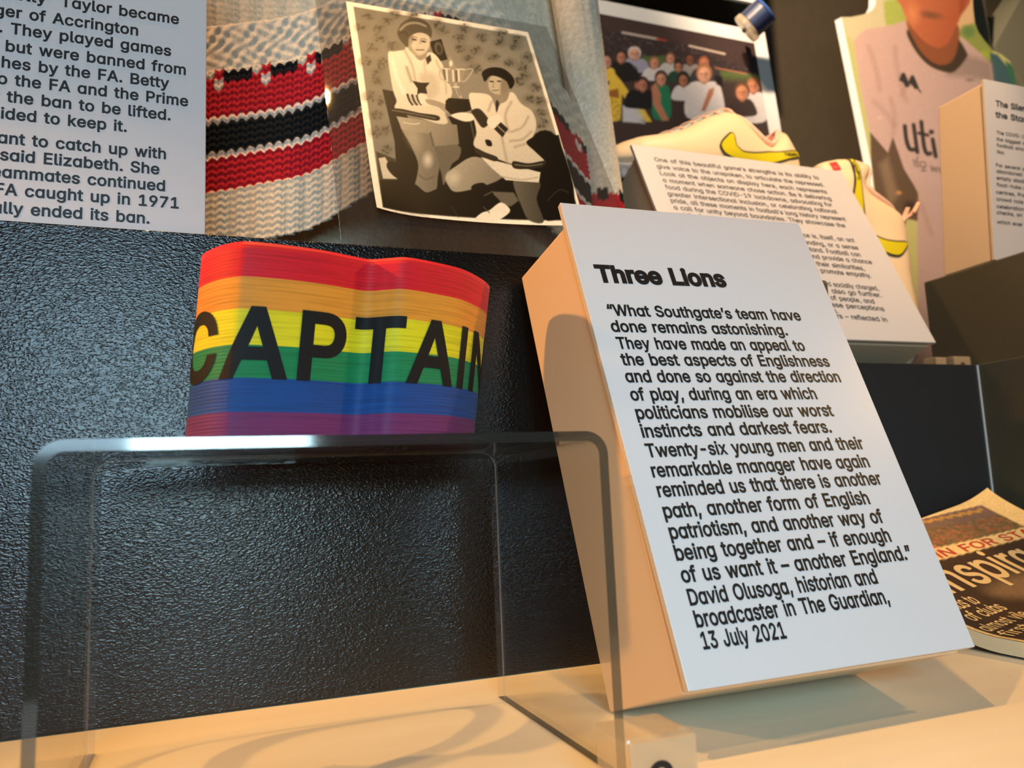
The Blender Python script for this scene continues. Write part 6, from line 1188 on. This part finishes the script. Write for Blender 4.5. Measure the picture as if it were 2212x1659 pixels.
# ================================================================== framed team photograph on the back wall
def team_photo():
    t = thing('team_photograph', 'white bordered colour photograph of a football crowd behind the boot', 'photograph', (0.70, 1.0, 0.60))
    W0, W1, Z0, Z1 = 0.520, 0.8600, 0.560, 0.8410
    def wp(x, z, d=0.0): return Vector((x + (0.0 if x < .6 else (z - Z1) * -0.045), 1.0 - d + (z - Z1) * 0.05, z))
    slab('mount_board', [wp(W0, Z0), wp(W1, Z0), wp(W1, Z1), wp(W0, Z1)], 0.006, MT['white_board'], t, 0.0005)
    nu, nv = 240, 190
    P, F = grid_uv(nu, nv)
    x0, x1, z0, z1 = 0.534, 0.8335, 0.5800, 0.8160
    o = mesh_obj('print', [wp(x0 + (x1 - x0) * a, z1 + (z0 - z1) * b, 0.0008) for a, b in P], F[:, ::-1], MT['print_matt'], t)
    H = homography([(0, 0), (1, 0), (1, 1), (0, 1)], [(88, 70), (1302, 335), (1452, 1450), (215, 1290)])
    q = np.c_[P, np.ones(len(P))] @ H.T; q = q[:, :2] / q[:, 2:]
    pt = Paint(q, (52, 42, 42))
    for k in range(900):
        x, y = rng.uniform(90, 1380), rng.uniform(130, 640)
        if y < 150 + 0.22 * x - 40: continue
        pt.ell((x, y), rng.uniform(4, 9), rng.uniform(4, 8), [(88, 74, 72), (70, 60, 62), (116, 98, 92), (60, 52, 60), (104, 92, 98)][rng.integers(5)], 6, alpha=0.6)
    pt.poly([(90, 75), (1302, 340), (1330, 560), (1040, 470), (840, 350), (600, 310), (330, 240), (120, 200)], (64, 48, 46), 30, alpha=0.8)
    pt.line([(330, 245), (590, 300)], 22, (176, 160, 152), 8, False); pt.line([(580, 296), (640, 312)], 18, (150, 60, 52), 8, False); pt.line([(820, 356), (1080, 424)], 18, (186, 168, 150), 8, False)
    pt.poly([(1040, 560), (1350, 600), (1360, 680), (1060, 660)], (84, 100, 56), 20); pt.poly([(460, 440), (640, 440), (660, 520), (470, 500)], (80, 100, 58), 20); pt.line([(1010, 540), (1240, 590)], 12, (172, 110, 84), 10, False)
    pt.poly([(120, 600), (1420, 640), (1460, 1460), (200, 1300)], (70, 54, 50), 60, alpha=0.8)
    def person(x, y, r, hair, skin, shirt, bw=1.9, bl=3.2):
        pt.poly([(x - r * bw * .55, y + r * .9), (x, y + r * 1.05), (x + r * bw * .55, y + r * .9), (x + r * bw, y + r * 1.7), (x + r * bw * 1.05, y + r * bl), (x - r * bw * 1.05, y + r * bl), (x - r * bw, y + r * 1.7)], shirt, 10, True)
        pt.ell((x, y - r * .10), r * .86, r * 1.16, hair, 12); pt.ell((x - r * .02, y + r * .12), r * .64, r * .94, skin, 14)
        pt.ell((x + r * .28, y + r * .25), r * .30, r * .60, tuple(c * .78 for c in skin), 18, alpha=0.7); pt.ell((x - r * .2, y - r * .25), r * .26, r * .24, tuple(min(255, c * 1.1) for c in skin), 16, alpha=0.6)
        for e in (-.26, .24): pt.ell((x + e * r, y + r * .02), r * .12, r * .07, (84, 54, 46), 8, alpha=0.8)
        pt.ell((x, y + r * .30), r * .08, r * .16, tuple(c * .85 for c in skin), 8)
        pt.line([(x - r * .2, y + r * .60), (x, y + r * .65), (x + r * .2, y + r * .60)], r * .10, (206, 150, 136), 8, alpha=0.6)
        pt.poly([(x - r * .25, y + r * .95), (x + r * .25, y + r * .95), (x + r * .2, y + r * 1.25), (x - r * .2, y + r * 1.25)], tuple(c * .8 for c in skin), 8)
    sk, sk2, dk = (206, 146, 118), (182, 120, 94), (120, 76, 58)
    person(415, 420, 48, (206, 196, 190), (200, 150, 128), (150, 150, 170)); person(325, 450, 50, (40, 32, 30), sk2, (30, 26, 26), 1.9, 4); person(675, 460, 42, (110, 80, 56), sk, (190, 186, 184))
    person(555, 500, 44, (150, 104, 74), sk, (206, 200, 198)); person(822, 470, 44, (50, 36, 32), dk, (150, 140, 136)); person(925, 500, 46, (150, 84, 56), sk2, (60, 60, 62)); person(735, 530, 40, (36, 28, 28), sk2, (40, 70, 56))
    person(215, 490, 58, (46, 34, 30), (196, 142, 122), (224, 190, 70), 1.2, 5.5)
    pt.poly([(180, 580), (268, 572), (330, 650), (440, 820), (532, 992), (484, 994), (340, 770), (334, 985), (260, 1005), (196, 760)], (222, 186, 66), 10); pt.ell((228, 670), 16, 20, (70, 70, 60), 8); pt.poly([(220, 740), (310, 720), (320, 800), (250, 790)], (150, 96, 40), 16)
    for k in range(30): pt.ell((rng.uniform(250, 330), rng.uniform(800, 980)), 7, 6, (176, 140, 44), 5)
    pt.poly([(345, 860), (450, 850), (480, 1010), (350, 1000)], (196, 194, 200), 14)
    person(465, 680, 54, (36, 28, 28), sk2, (28, 26, 28), 1.7, 3.6); person(770, 640, 52, (34, 26, 26), (172, 112, 86), (210, 206, 204), 1.5, 3.2)
    person(605, 630, 56, (52, 38, 34), sk, (36, 120, 84), 1.1, 5.8); pt.poly([(530, 700), (566, 660), (600, 760), (600, 840), (660, 980), (610, 985), (540, 850)], sk2, 12)
    person(925, 590, 70, (160, 108, 72), (222, 164, 134), (216, 208, 206), 1.8, 5.2)
    pt.poly([(900, 900), (960, 720), (1000, 704), (990, 760), (930, 900)], sk2, 12); pt.poly([(1000, 600), (1060, 620), (1062, 700), (1020, 680)], (30, 26, 30), 14)
    person(1290, 690, 58, (150, 104, 70), sk2, (196, 190, 190), 1.5, 5); person(1205, 740, 66, (96, 66, 48), (196, 132, 100), (60, 48, 46), 1.4, 3)
    pt.grain(0.03)
    set_colors(o, pt.C)


team_photo()
t = tag(slab('mounted_print', [(0.60, 1.0, 0.8880), (0.8490, 1.0, 0.8905), (0.8490, 1.0, 1.10), (0.60, 1.0, 1.10)], 0.006, MT['white_board']), 'white mounted print above the team photograph, only its lower edge showing', 'print')

# ---- blue capped standoff peg at the corner of the team photograph
t = thing('standoff_peg', 'round blue capped peg at the top corner of the crowd photograph', 'peg', (0.79, 0.95, 0.81))
ax = (Vector((0.800, 0.925, 0.8220)) - Vector((0.766, 0.965, 0.789)))
def on_axis(k): return Vector((0.766, 0.965, 0.789)) + ax * k
blue = mat_plain('blue_plastic', (52, 84, 150), 0.45, 0.4); navy = mat_plain('navy_plastic', (34, 42, 74), 0.4, 0.5)
v, f = tube_vf([on_axis(k) for k in (0.52, 0.54, 0.97, 1.0)], [0.0215, 0.0225, 0.0225, 0.0215], 32); mesh_obj('barrel', v, f, navy, t)
v, f = tube_vf([on_axis(k) for k in (1.001, 1.02, 1.05)], [0.0225, 0.0228, 0.0215], 32); mesh_obj('cap', v, f, blue, t)['label'] = 'bright blue end cap'
v, f = tube_vf([on_axis(k) for k in (0.36, 0.38, 0.50, 0.519)], [0.0235, 0.0245, 0.0245, 0.0235], 32); mesh_obj('collar', v, f, MT['number_plate'], t)
v, f = tube_vf([on_axis(0.359), CAM_LOC + (on_axis(0.359) - CAM_LOC) * 1.028], 0.004, 12); mesh_obj('rod', v, f, MT['dark_grey'], t)

# ================================================================== cut-out standee
def standee():
    t = thing('cutout_standee', 'flat cut-out photograph of a person in a pale sponsored football shirt', 'standee', (1.2, 1.0, R2Z))
    out = [(530, 85), (590, 84), (640, 74), (700, 60), (735, 34), (752, 0), (760, -120), (800, -330), (1000, -520), (1200, -510), (1350, -330), (1384, -100), (1385, 30), (1392, 120), (1412, 180), (1445, 230), (1500, 300), (1560, 330), (1610, 372), (1632, 430), (1650, 540), (1668, 700), (1820, 1700), (1900, 2560), (760, 2600), (700, 1200), (690, 1040)]
    src = [(341.65, -578.6), (1505.5, -262.1), (1895.8, 2631.7), (672.6, 2641.0)]
    dst = [(1.0, 1.1), (1.45, 1.1), (1.45, 0.2), (1.0, 0.2)]
    H = homography(src, dst)
    def w(p):
        q = H @ np.array([p[0], p[1], 1.0]); return q[:2] / q[2]
    O = [w(p) for p in out]
    lo = np.min(O, 0); hi = np.max(O, 0); step = 0.0022
    pts = [tuple(p) for p in O]
    Q = np.array(O); gx, gz = np.meshgrid(np.arange(lo[0], hi[0], step), np.arange(max(lo[1], 0.30), hi[1], step)); G = np.stack([gx.ravel(), gz.ravel()], 1)
    ins = np.zeros(len(G), bool); dmin = np.full(len(G), 9.0)
    for i in range(len(Q)):
        a = Q[i]; b = Q[(i + 1) % len(Q)]; e = b - a
        c = ((a[1] <= G[:, 1]) != (b[1] <= G[:, 1])); ins ^= c & (G[:, 0] < a[0] + (G[:, 1] - a[1]) * e[0] / (e[1] if abs(e[1]) > 1e-9 else 1e-9))
        wv = G - a; tt = np.clip(wv @ e / (e @ e), 0, 1); dmin = np.minimum(dmin, np.linalg.norm(wv - tt[:, None] * e, axis=1))
    G = G[ins & (dmin > step * 0.5)]
    allp = [Vector(p) for p in pts] + [Vector(p) for p in G]
    ed = [(i, (i + 1) % len(pts)) for i in range(len(pts))]
    vv, _, ff, *_ = delaunay_2d_cdt(allp, ed, [], 1, 1e-7)
    def lean(p): return 1.0 + (p[1] - 0.6) * 0.04
    Hi = np.linalg.inv(H)
    P2 = np.array([[p.x, p.y] for p in vv]); qq = np.c_[P2, np.ones(len(P2))] @ Hi.T; qq = qq[:, :2] / qq[:, 2:]
    o = mesh_obj('print', [(p.x, lean(p) - 0.0003, p.y) for p in vv], ff, MT['print_matt'], t)
    bm = bmesh.new(); bm.from_mesh(o.data); bm.normal_update()
    if sum(f_.normal.y for f_ in bm.faces) > 0: bmesh.ops.reverse_faces(bm, faces=bm.faces)
    bm.to_mesh(o.data); bm.free()
    pt = Paint(qq, (200, 196, 130))
    pt.poly([(520, 60), (810, -300), (830, 140), (640, 240), (600, 240), (560, 200)], (214, 200, 160), 20, False); pt.poly([(805, -20), (960, -40), (980, 90), (900, 130), (815, 140)], (176, 186, 92), 14)
    pt.poly([(1290, -50), (1400, -60), (1420, 200), (1300, 200), (1260, 170)], (226, 186, 140), 16); pt.poly([(1310, 140), (1400, 120), (1500, 300), (1500, 400), (1380, 330), (1280, 200)], (150, 160, 84), 16)
    pt.ell((1350, 180), 40, 36, (110, 140, 80), 30); pt.ell((1450, 330), 36, 30, (172, 180, 70), 24); pt.poly([(1482, 318), (1530, 330), (1600, 420), (1640, 560), (1500, 520)], (72, 104, 108), 8); pt.poly([(1580, 370), (1660, 420), (1680, 700), (1630, 560)], (66, 118, 84), 10)
    # arm gap and background below the sleeve
    pt.poly([(690, 830), (780, 900), (860, 860), (985, 1240), (985, 1420), (720, 1360), (690, 1040)], (104, 84, 66), 10); pt.poly([(740, 1050), (800, 1000), (860, 1250), (800, 1330)], (140, 116, 92), 40); pt.ell((862, 1235), 18, 12, (206, 150, 92), 14); pt.ell((930, 1330), 40, 40, (72, 56, 46), 40)
    # shirt
    SH = (214, 176, 164)
    pt.poly([(604, 240), (680, 165), (840, 140), (965, 100), (985, 230), (1080, 390), (1200, 448), (1318, 330), (1290, 200), (1400, 300), (1490, 390), (1500, 560), (1680, 760), (1800, 1700), (1900, 2600), (940, 2600), (975, 1400), (990, 1240), (900, 1080), (835, 870), (800, 975), (690, 840), (640, 560)], SH, 8, col2=(182, 164, 164), axis=(0.8, 0.5))
    for l in ([(700, 280), (740, 420), (760, 560)], [(870, 280), (880, 420), (930, 640)], [(830, 620), (850, 740), (835, 860)], [(720, 640), (800, 720), (850, 800)], [(1000, 1300), (1060, 1500)], [(940, 500), (900, 600)]):
        pt.line(l, 16, (176, 138, 128), 40, True, 0.6)
    pt.poly([(1290, 320), (1490, 380), (1500, 520), (1350, 480), (1200, 470)], (150, 130, 122), 50, alpha=0.7)
    # collar, neck, lower face
    pt.poly([(950, 200), (975, 170), (1080, 300), (1240, 200), (1330, 310), (1322, 360), (1250, 440), (1190, 446), (1090, 405), (1010, 320)], (74, 60, 48), 12, True)
    pt.poly([(962, 90), (1000, 250), (1080, 360), (1170, 400), (1250, 350), (1290, 180), (1240, 120)], (150, 88, 58), 16, True)
    pt.poly([(922, -60), (925, 20), (960, 110), (1010, 190), (1080, 258), (1160, 286), (1225, 240), (1268, 150), (1300, 80), (1350, -60)], (206, 122, 82), 10, True, col2=(182, 96, 64), axis=(1, 0.4))
    pt.ell((1110, 70), 66, 22, (140, 88, 64), 26, 0.15); pt.poly([(1300, -60), (1340, -60), (1330, 30), (1290, 70)], (170, 84, 56), 10); pt.ell((990, 60), 40, 60, (224, 140, 92), 60)
    pt.ell((1345, 497), 26, 12, (130, 112, 106), 10, alpha=0.6)
    # shirt emblem and sponsor
    GK = (62, 58, 56)
    for dx in (0, 58):
        pt.poly([(886 + dx, 500 + dx * .35), (905 + dx, 455 + dx * .3), (925 + dx, 448 + dx * .3), (934 + dx, 470 + dx * .3), (958 + dx, 540 + dx * .2), (930 + dx, 548 + dx * .2), (914 + dx, 515 + dx * .3)], GK, 7)
    pt.line([(985, 525), (1025, 578)], 10, GK, 6, False)
    pt.line([(915, 800), (922, 890), (942, 950), (976, 952)], 26, GK, 8); pt.line([(972, 792), (990, 972)], 25, GK, 8, False); pt.line([(1022, 772), (1034, 930), (1052, 980), (1074, 978)], 25, GK, 8); pt.line([(1004, 846), (1062, 860)], 20, GK, 8, False); pt.line([(1091, 886), (1107, 998)], 25, GK, 8, False); pt.ell((1085, 838), 16, 15, GK, 8)
    G2 = (122, 104, 98)
    pt.line([(962, 1016), (972, 1066)], 7, G2, 6, False); pt.line([(990, 1070), (982, 1020), (994, 1004)], 8, G2, 6); pt.line([(976, 1032), (998, 1034)], 6, G2, 5, False)
    pt.line([(1040, 1068), (1004, 1060), (1012, 1034), (1036, 1040), (1040, 1062), (1014, 1090), (1042, 1092)], 8, G2, 5); pt.line([(1070, 1060), (1082, 1096), (1092, 1066), (1106, 1100), (1114, 1070)], 8, G2, 5, False); pt.line([(1126, 1072), (1130, 1104)], 8, G2, 5, False)
    pt.ell((755, 745), 14, 10, (226, 190, 170), 12)
    pt.grain(0.015)
    set_colors(o, pt.C)
    # board behind the print
    n = len(O)
    V = [(p[0], lean(p), p[1]) for p in O] + [(p[0] - 0.004, lean(p) + 0.012, p[1]) for p in O]
    F = [tuple(range(n)), tuple(range(2 * n - 1, n - 1, -1))] + [(i, (i + 1) % n, n + (i + 1) % n, n + i) for i in range(n)]
    mesh_obj('board', V, F, MT['white_board'], t)


standee()

# ---- grey panels at the top right
tag(slab('grey_panel', [(1.440, 1.09, 0.900), (1.524, 1.09, 0.965), (1.519, 1.09, 1.120), (1.440, 1.09, 1.120)], 0.068, mat_plain('grey_fabric', (122, 112, 92), 0.8, 0.2, 0.2, 400, 0.15), None, 0.0008), 'narrow grey panel behind the shoulder of the cut-out', 'panel')
tag(slab('grey_panel', [(1.531, 1.09, 0.9805), (1.800, 1.09, 0.700), (1.800, 1.09, 1.300), (1.640, 1.09, 1.120)], 0.068, mat_plain('sage_fabric', (132, 130, 110), 0.8, 0.2, 0.2, 400, 0.15), None, 0.0008), 'sloping sage grey panel in the top right corner', 'panel')

# ================================================================== football boots
TOPL = [(0.0, 0.030), (0.003, 0.046), (0.0105, 0.066), (0.0225, 0.0850), (0.029, 0.0830), (0.038, 0.068), (0.048, 0.0605), (0.059, 0.0650), (0.070, 0.0760), (0.084, 0.0920), (0.0960, 0.1020), (0.112, 0.0985), (0.128, 0.0910), (0.145, 0.0820), (0.163, 0.0705), (0.182, 0.0610), (0.205, 0.0545), (0.228, 0.0490), (0.250, 0.0410), (0.266, 0.0310), (0.2745, 0.0190), (0.276, 0.0130)]
HALFW = [(0.0, 0.006), (0.004, 0.016), (0.012, 0.024), (0.03, 0.030), (0.06, 0.031), (0.10, 0.034), (0.15, 0.039), (0.20, 0.043), (0.235, 0.039), (0.26, 0.027), (0.2745, 0.012), (0.276, 0.006)]
BOTL = [(0.0, 0.014), (0.02, 0.006), (0.06, 0.008), (0.10, 0.010), (0.14, 0.007), (0.20, 0.004), (0.25, 0.007), (0.276, 0.012)]
def _f(tab, x): return float(np.interp(x, [p[0] for p in tab], [p[1] for p in tab]))
def bw_(x): return _f(HALFW, x)
def side_y(x, z):
    zb, zt = _f(BOTL, x), _f(TOPL, x); c = zb + (zt - zb) * 0.42; hz = max((zt - c) if z > c else (c - zb), 1e-4)
    q = min(abs(z - c) / hz, 0.995); return bw_(x) * (1 - q ** 2.5) ** 0.4


MT['boot'] = mat_plain('pale_peach_knit', (244, 216, 178), 0.5, 0.35, 0.35, 700)
MT['boot_lining'] = mat_plain('coral_lining', (222, 120, 96), 0.7, 0.2)
MT['lace'] = mat_plain('pale_pink_lace', (246, 204, 180), 0.7, 0.2, 0.3, 900)
MT['tongue'] = mat_plain('pale_blue_tongue', (190, 208, 208), 0.6, 0.3)
MT['yellow'] = mat_plain('acid_yellow', (222, 206, 30), 0.45, 0.4)
MT['boot_black'] = mat_plain('black_trim', (46, 48, 46), 0.45, 0.4)
MT['sole'] = mat_plain('white_sole_plate', (236, 220, 206), 0.4, 0.4)
MT['red_label'] = mat_plain('red_size_label', (196, 44, 44), 0.5, 0.3)
SWOOSH = [(0.0102, 0.0470), (0.0102, 0.0525), (0.035, 0.0470), (0.0595, 0.0428), (0.080, 0.0383), (0.0993, 0.0370), (0.107, 0.0400), (0.1121, 0.0450), (0.1147, 0.0585), (0.1245, 0.0520), (0.1333, 0.0417), (0.1312, 0.0350), (0.1248, 0.0310), (0.110, 0.0283), (0.0905, 0.0272), (0.0740, 0.0280), (0.0569, 0.0302), (0.035, 0.0380)]


SWOOSH_B = [(0.0102, 0.0470), (0.0102, 0.0525), (0.035, 0.0420), (0.0595, 0.0310), (0.080, 0.0240), (0.100, 0.0235), (0.115, 0.0330), (0.124, 0.0500), (0.130, 0.0690), (0.135, 0.0590), (0.139, 0.0450), (0.134, 0.0330), (0.122, 0.0230), (0.108, 0.0170), (0.088, 0.0140), (0.0740, 0.0140), (0.0569, 0.0190), (0.035, 0.0340)]


def boot(label, xf, sgn, standing=False):
    """xf maps local (x heel to toe, y side, z up) to the world; the decorated side is at y = -sgn"""
    base = xf(0.12, 0, 0.004)
    t = thing('football_boot', label, 'football boot', tuple(base), 'pale football boots with yellow flash')
    NX, NA = 60, 36; V = []; F = []
    xs = [0.276 * (0.5 - 0.5 * math.cos(PI * k / (NX - 1))) for k in range(NX)]
    for x in xs:
        zb, zt, w = _f(BOTL, x), _f(TOPL, x), bw_(x); c = zb + (zt - zb) * 0.42
        for k in range(NA):
            a = 2 * PI * k / NA; s_, c_ = math.sin(a), math.cos(a)
            hz = (zt - c) if s_ > 0 else (c - zb)
            pw = 0.80
            V.append(xf(x, w * math.copysign(abs(c_) ** pw, c_), c + hz * math.copysign(abs(s_) ** pw, s_)))
    for i in range(NX - 1):
        for k in range(NA):
            k2 = (k + 1) % NA; F.append((i * NA + k, i * NA + k2, (i + 1) * NA + k2, (i + 1) * NA + k))
    F.append(tuple(range(NA))); F.append(tuple((NX - 1) * NA + k for k in range(NA))[::-1])
    def fix(o):
        bm = bmesh.new(); bm.from_mesh(o.data); bmesh.ops.recalc_face_normals(bm, faces=bm.faces); bm.to_mesh(o.data); bm.free(); return o
    fix(mesh_obj('upper', V, F, MT['boot'], t, True))
    # collar rim and lining
    rim = []
    for k in range(40):
        a = 2 * PI * k / 40; x = 0.058 + 0.033 * math.cos(a); rim.append((x, 0.021 * math.sin(a), _f(TOPL, x) + 0.001 - 0.002 * math.sin(a) ** 2))
    vv, ff = tube_vf([xf(*p) for p in rim + rim[:1]], 0.0034, 8); mesh_obj('collar_rim', vv, ff, MT['lace'], t, True)
    L = [xf(0.058 + 0.033 * r * math.cos(2 * PI * k / 40), 0.021 * r * math.sin(2 * PI * k / 40), _f(TOPL, 0.058 + 0.033 * r * math.cos(2 * PI * k / 40)) + 0.0012 + 0.0026 * (1 - r)) for r in (1.0, 0.5, 0.02) for k in range(40)]
    LF = [(a * 40 + k, a * 40 + (k + 1) % 40, (a + 1) * 40 + (k + 1) % 40, (a + 1) * 40 + k) for a in range(2) for k in range(40)] + [tuple(80 + k for k in range(40))]
    mesh_obj('lining', L, LF, MT['boot_lining'], t)['label'] = 'coral lining'
    # tongue strip and laces
    TS = []; TF = []
    xs_t = np.linspace(0.098, 0.190, 20)
    for x in xs_t:
        for k in range(7):
            yy = -0.010 + 0.020 * k / 6; TS.append(xf(x, yy, _f(TOPL, x) + (0.0060 if standing else 0.0022) - 0.10 * abs(yy)))
    for i in range(19):
        for k in range(6): TF.append((i * 7 + k, i * 7 + k + 1, (i + 1) * 7 + k + 1, (i + 1) * 7 + k))
    o = mesh_obj('tongue', TS, TF, MT['tongue'], t, True); o['label'] = 'pale blue tongue'; m = o.modifiers.new('th', 'SOLIDIFY'); m.thickness = 0.002; m.offset = 0
    for k, x in enumerate(np.linspace(0.106, 0.186, 6)):
        pts = [xf(x + 0.004 * math.sin(u * 2), 0.019 * u, _f(TOPL, x) + (0.0105 if standing else 0.0050) - (0.014 if standing else 0.009) * abs(u) ** 2.2) for u in np.linspace(-1.15, 1.15, 11)]
        vv, ff = tube_vf(pts, 0.0027, 8); mesh_obj('lace', vv, ff, MT['lace'], t, True)
    for sg in ((-1, 1) if standing else ()):
        pts = [xf(0.102, 0, _f(TOPL, 0.102) + 0.007), xf(0.100, -sgn * 0.008 + sg * 0.006, _f(TOPL, 0.102) + 0.016), xf(0.090, -sgn * 0.016 + sg * 0.008, _f(TOPL, 0.102) + 0.024), xf(0.103 + 0.004 * sg, -sgn * 0.012 + sg * 0.010, _f(TOPL, 0.102) + 0.013)]
        vv, ff = tube_vf(spline(pts, 6, False), 0.0026, 8); mesh_obj('lace_bow', vv, ff, MT['lace'], t, True)
    # side flash: black outline under yellow, draped on both sides of the boot
    def drape(name, outline, lift, mat, sd):
        O = [np.array(p) for p in outline]; n = len(O)
        lo, hi = np.min(O, 0), np.max(O, 0); st = 0.003
        gx, gz = np.meshgrid(np.arange(lo[0], hi[0], st), np.arange(lo[1], hi[1], st)); G = np.stack([gx.ravel(), gz.ravel()], 1)
        vv, _, ff, *_ = delaunay_2d_cdt([Vector(p) for p in O] + [Vector(p) for p in G], [(i, (i + 1) % n) for i in range(n)], [list(range(n))], 1, 1e-7)
        used = sorted({i for f_ in ff for i in f_}); mp = {a: b for b, a in enumerate(used)}
        return mesh_obj(name, [xf(vv[i].x, sd * (side_y(vv[i].x, vv[i].y) + lift), vv[i].y) for i in used], [[mp[i] for i in f_] for f_ in ff], mat, t, True)
    sw = [tuple(p) for p in spline(SWOOSH_B if standing else SWOOSH, 3)]
    cen = np.mean(sw, 0)
    big = []
    for i in range(len(sw)):
        a = np.array(sw[i - 1]); b = np.array(sw[(i + 1) % len(sw)]); d = b - a; nn = np.array([d[1], -d[0]]) / (np.linalg.norm(d) + 1e-9)
        big.append(tuple(np.array(sw[i]) + nn * -0.0022))
    ar = sum(sw[i - 1][0] * sw[i][1] - sw[i][0] * sw[i - 1][1] for i in range(len(sw)))
    if ar > 0:
        big = [tuple(2 * np.array(s_) - np.array(b_)) for s_, b_ in zip(sw, big)]
    drape('side_flash_outline', big, 0.0011, MT['boot_black'], -sgn)['label'] = 'black outline of the flash'
    fl = drape('side_flash', sw, 0.0019, MT['yellow'], -sgn); fl['label'] = 'yellow flash'
    # small lettering on the tail
    V2, F2 = text_2d([dict(s='TIEMPO', x=0, y=0, cap=0.0042, x1=0.024, bold=0.02)])
    lx = (lambda px, py: (0.013 + px, 0.0440 + py - px * 0.36)) if standing else (lambda px, py: (0.040 - px, 0.0405 + py + px * 0.16))
    o = mesh_obj('tail_lettering', [xf(lx(*p)[0], -sgn * (side_y(*lx(*p)) + 0.0025), lx(*p)[1]) for p in V2], F2, MT['boot_black'], fl)
    # size label near the heel, sole and studs
    drape('size_label', [(0.004, 0.020), (0.016, 0.016), (0.018, 0.024), (0.006, 0.029)], 0.0008, MT['red_label'], -sgn)['label'] = 'small red label'
    SV = []; SF = []
    for x in np.linspace(0.004, 0.270, 30):
        for k in range(7):
            yy = bw_(x) * 0.80 * (-1 + 2 * k / 6); SV.append(xf(x, yy, _f(BOTL, x) + 0.004 * abs(-1 + 2 * k / 6) ** 3 - 0.0006))
    for i in range(29):
        for k in range(6): SF.append((i * 7 + k, i * 7 + k + 1, (i + 1) * 7 + k + 1, (i + 1) * 7 + k))
    o = mesh_obj('sole_plate', SV, SF, MT['sole'], t, True); m = o.modifiers.new('th', 'SOLIDIFY'); m.thickness = 0.004; m.offset = 0
    for x, yy in ((0.03, 0.014), (0.03, -0.014), (0.06, 0.016), (0.06, -0.016), (0.17, 0.024), (0.17, -0.024), (0.21, 0.027), (0.21, -0.027), (0.25, 0.014), (0.25, -0.014)):
        z0 = _f(BOTL, x)
        vv, ff = tube_vf([xf(x, yy, z0 + 0.001), xf(x, yy, z0 - 0.008), xf(x, yy, z0 - 0.010)], [0.006, 0.0042, 0.0034], 10); mesh_obj('stud', vv, ff, MT['sole'], t, True)
    return t


boot('pale football boot with toe to the left above the slanted small-text label', lambda x, y, z: Vector((0.7020 - x * 1.04, 0.785 + y, 0.4550 + z)), 1)
c21, s21 = math.cos(math.radians(21)), math.sin(math.radians(21))
boot('pale football boot stood on its toe with laces facing right', lambda x, y, z: Vector((0.6766 + x * s21 + z * c21, 0.735 + y, 0.4732 - x * c21 + z * s21)), 1, True)
t = tag(box('boot_plinth', 0.44, 0.665, 0.752, 0.82, R2Z + 0.0004, 0.4480, MT['black_satin'], None), 'black plinth under the left boot, hidden behind the small-text label', 'display plinth')
t = tag(box('boot_prop', 0.690, 0.712, 0.722, 0.750, R2Z + 0.0004, 0.3400, MT['clear'], None), 'clear prop behind the boot stood on its toe', 'display stand')
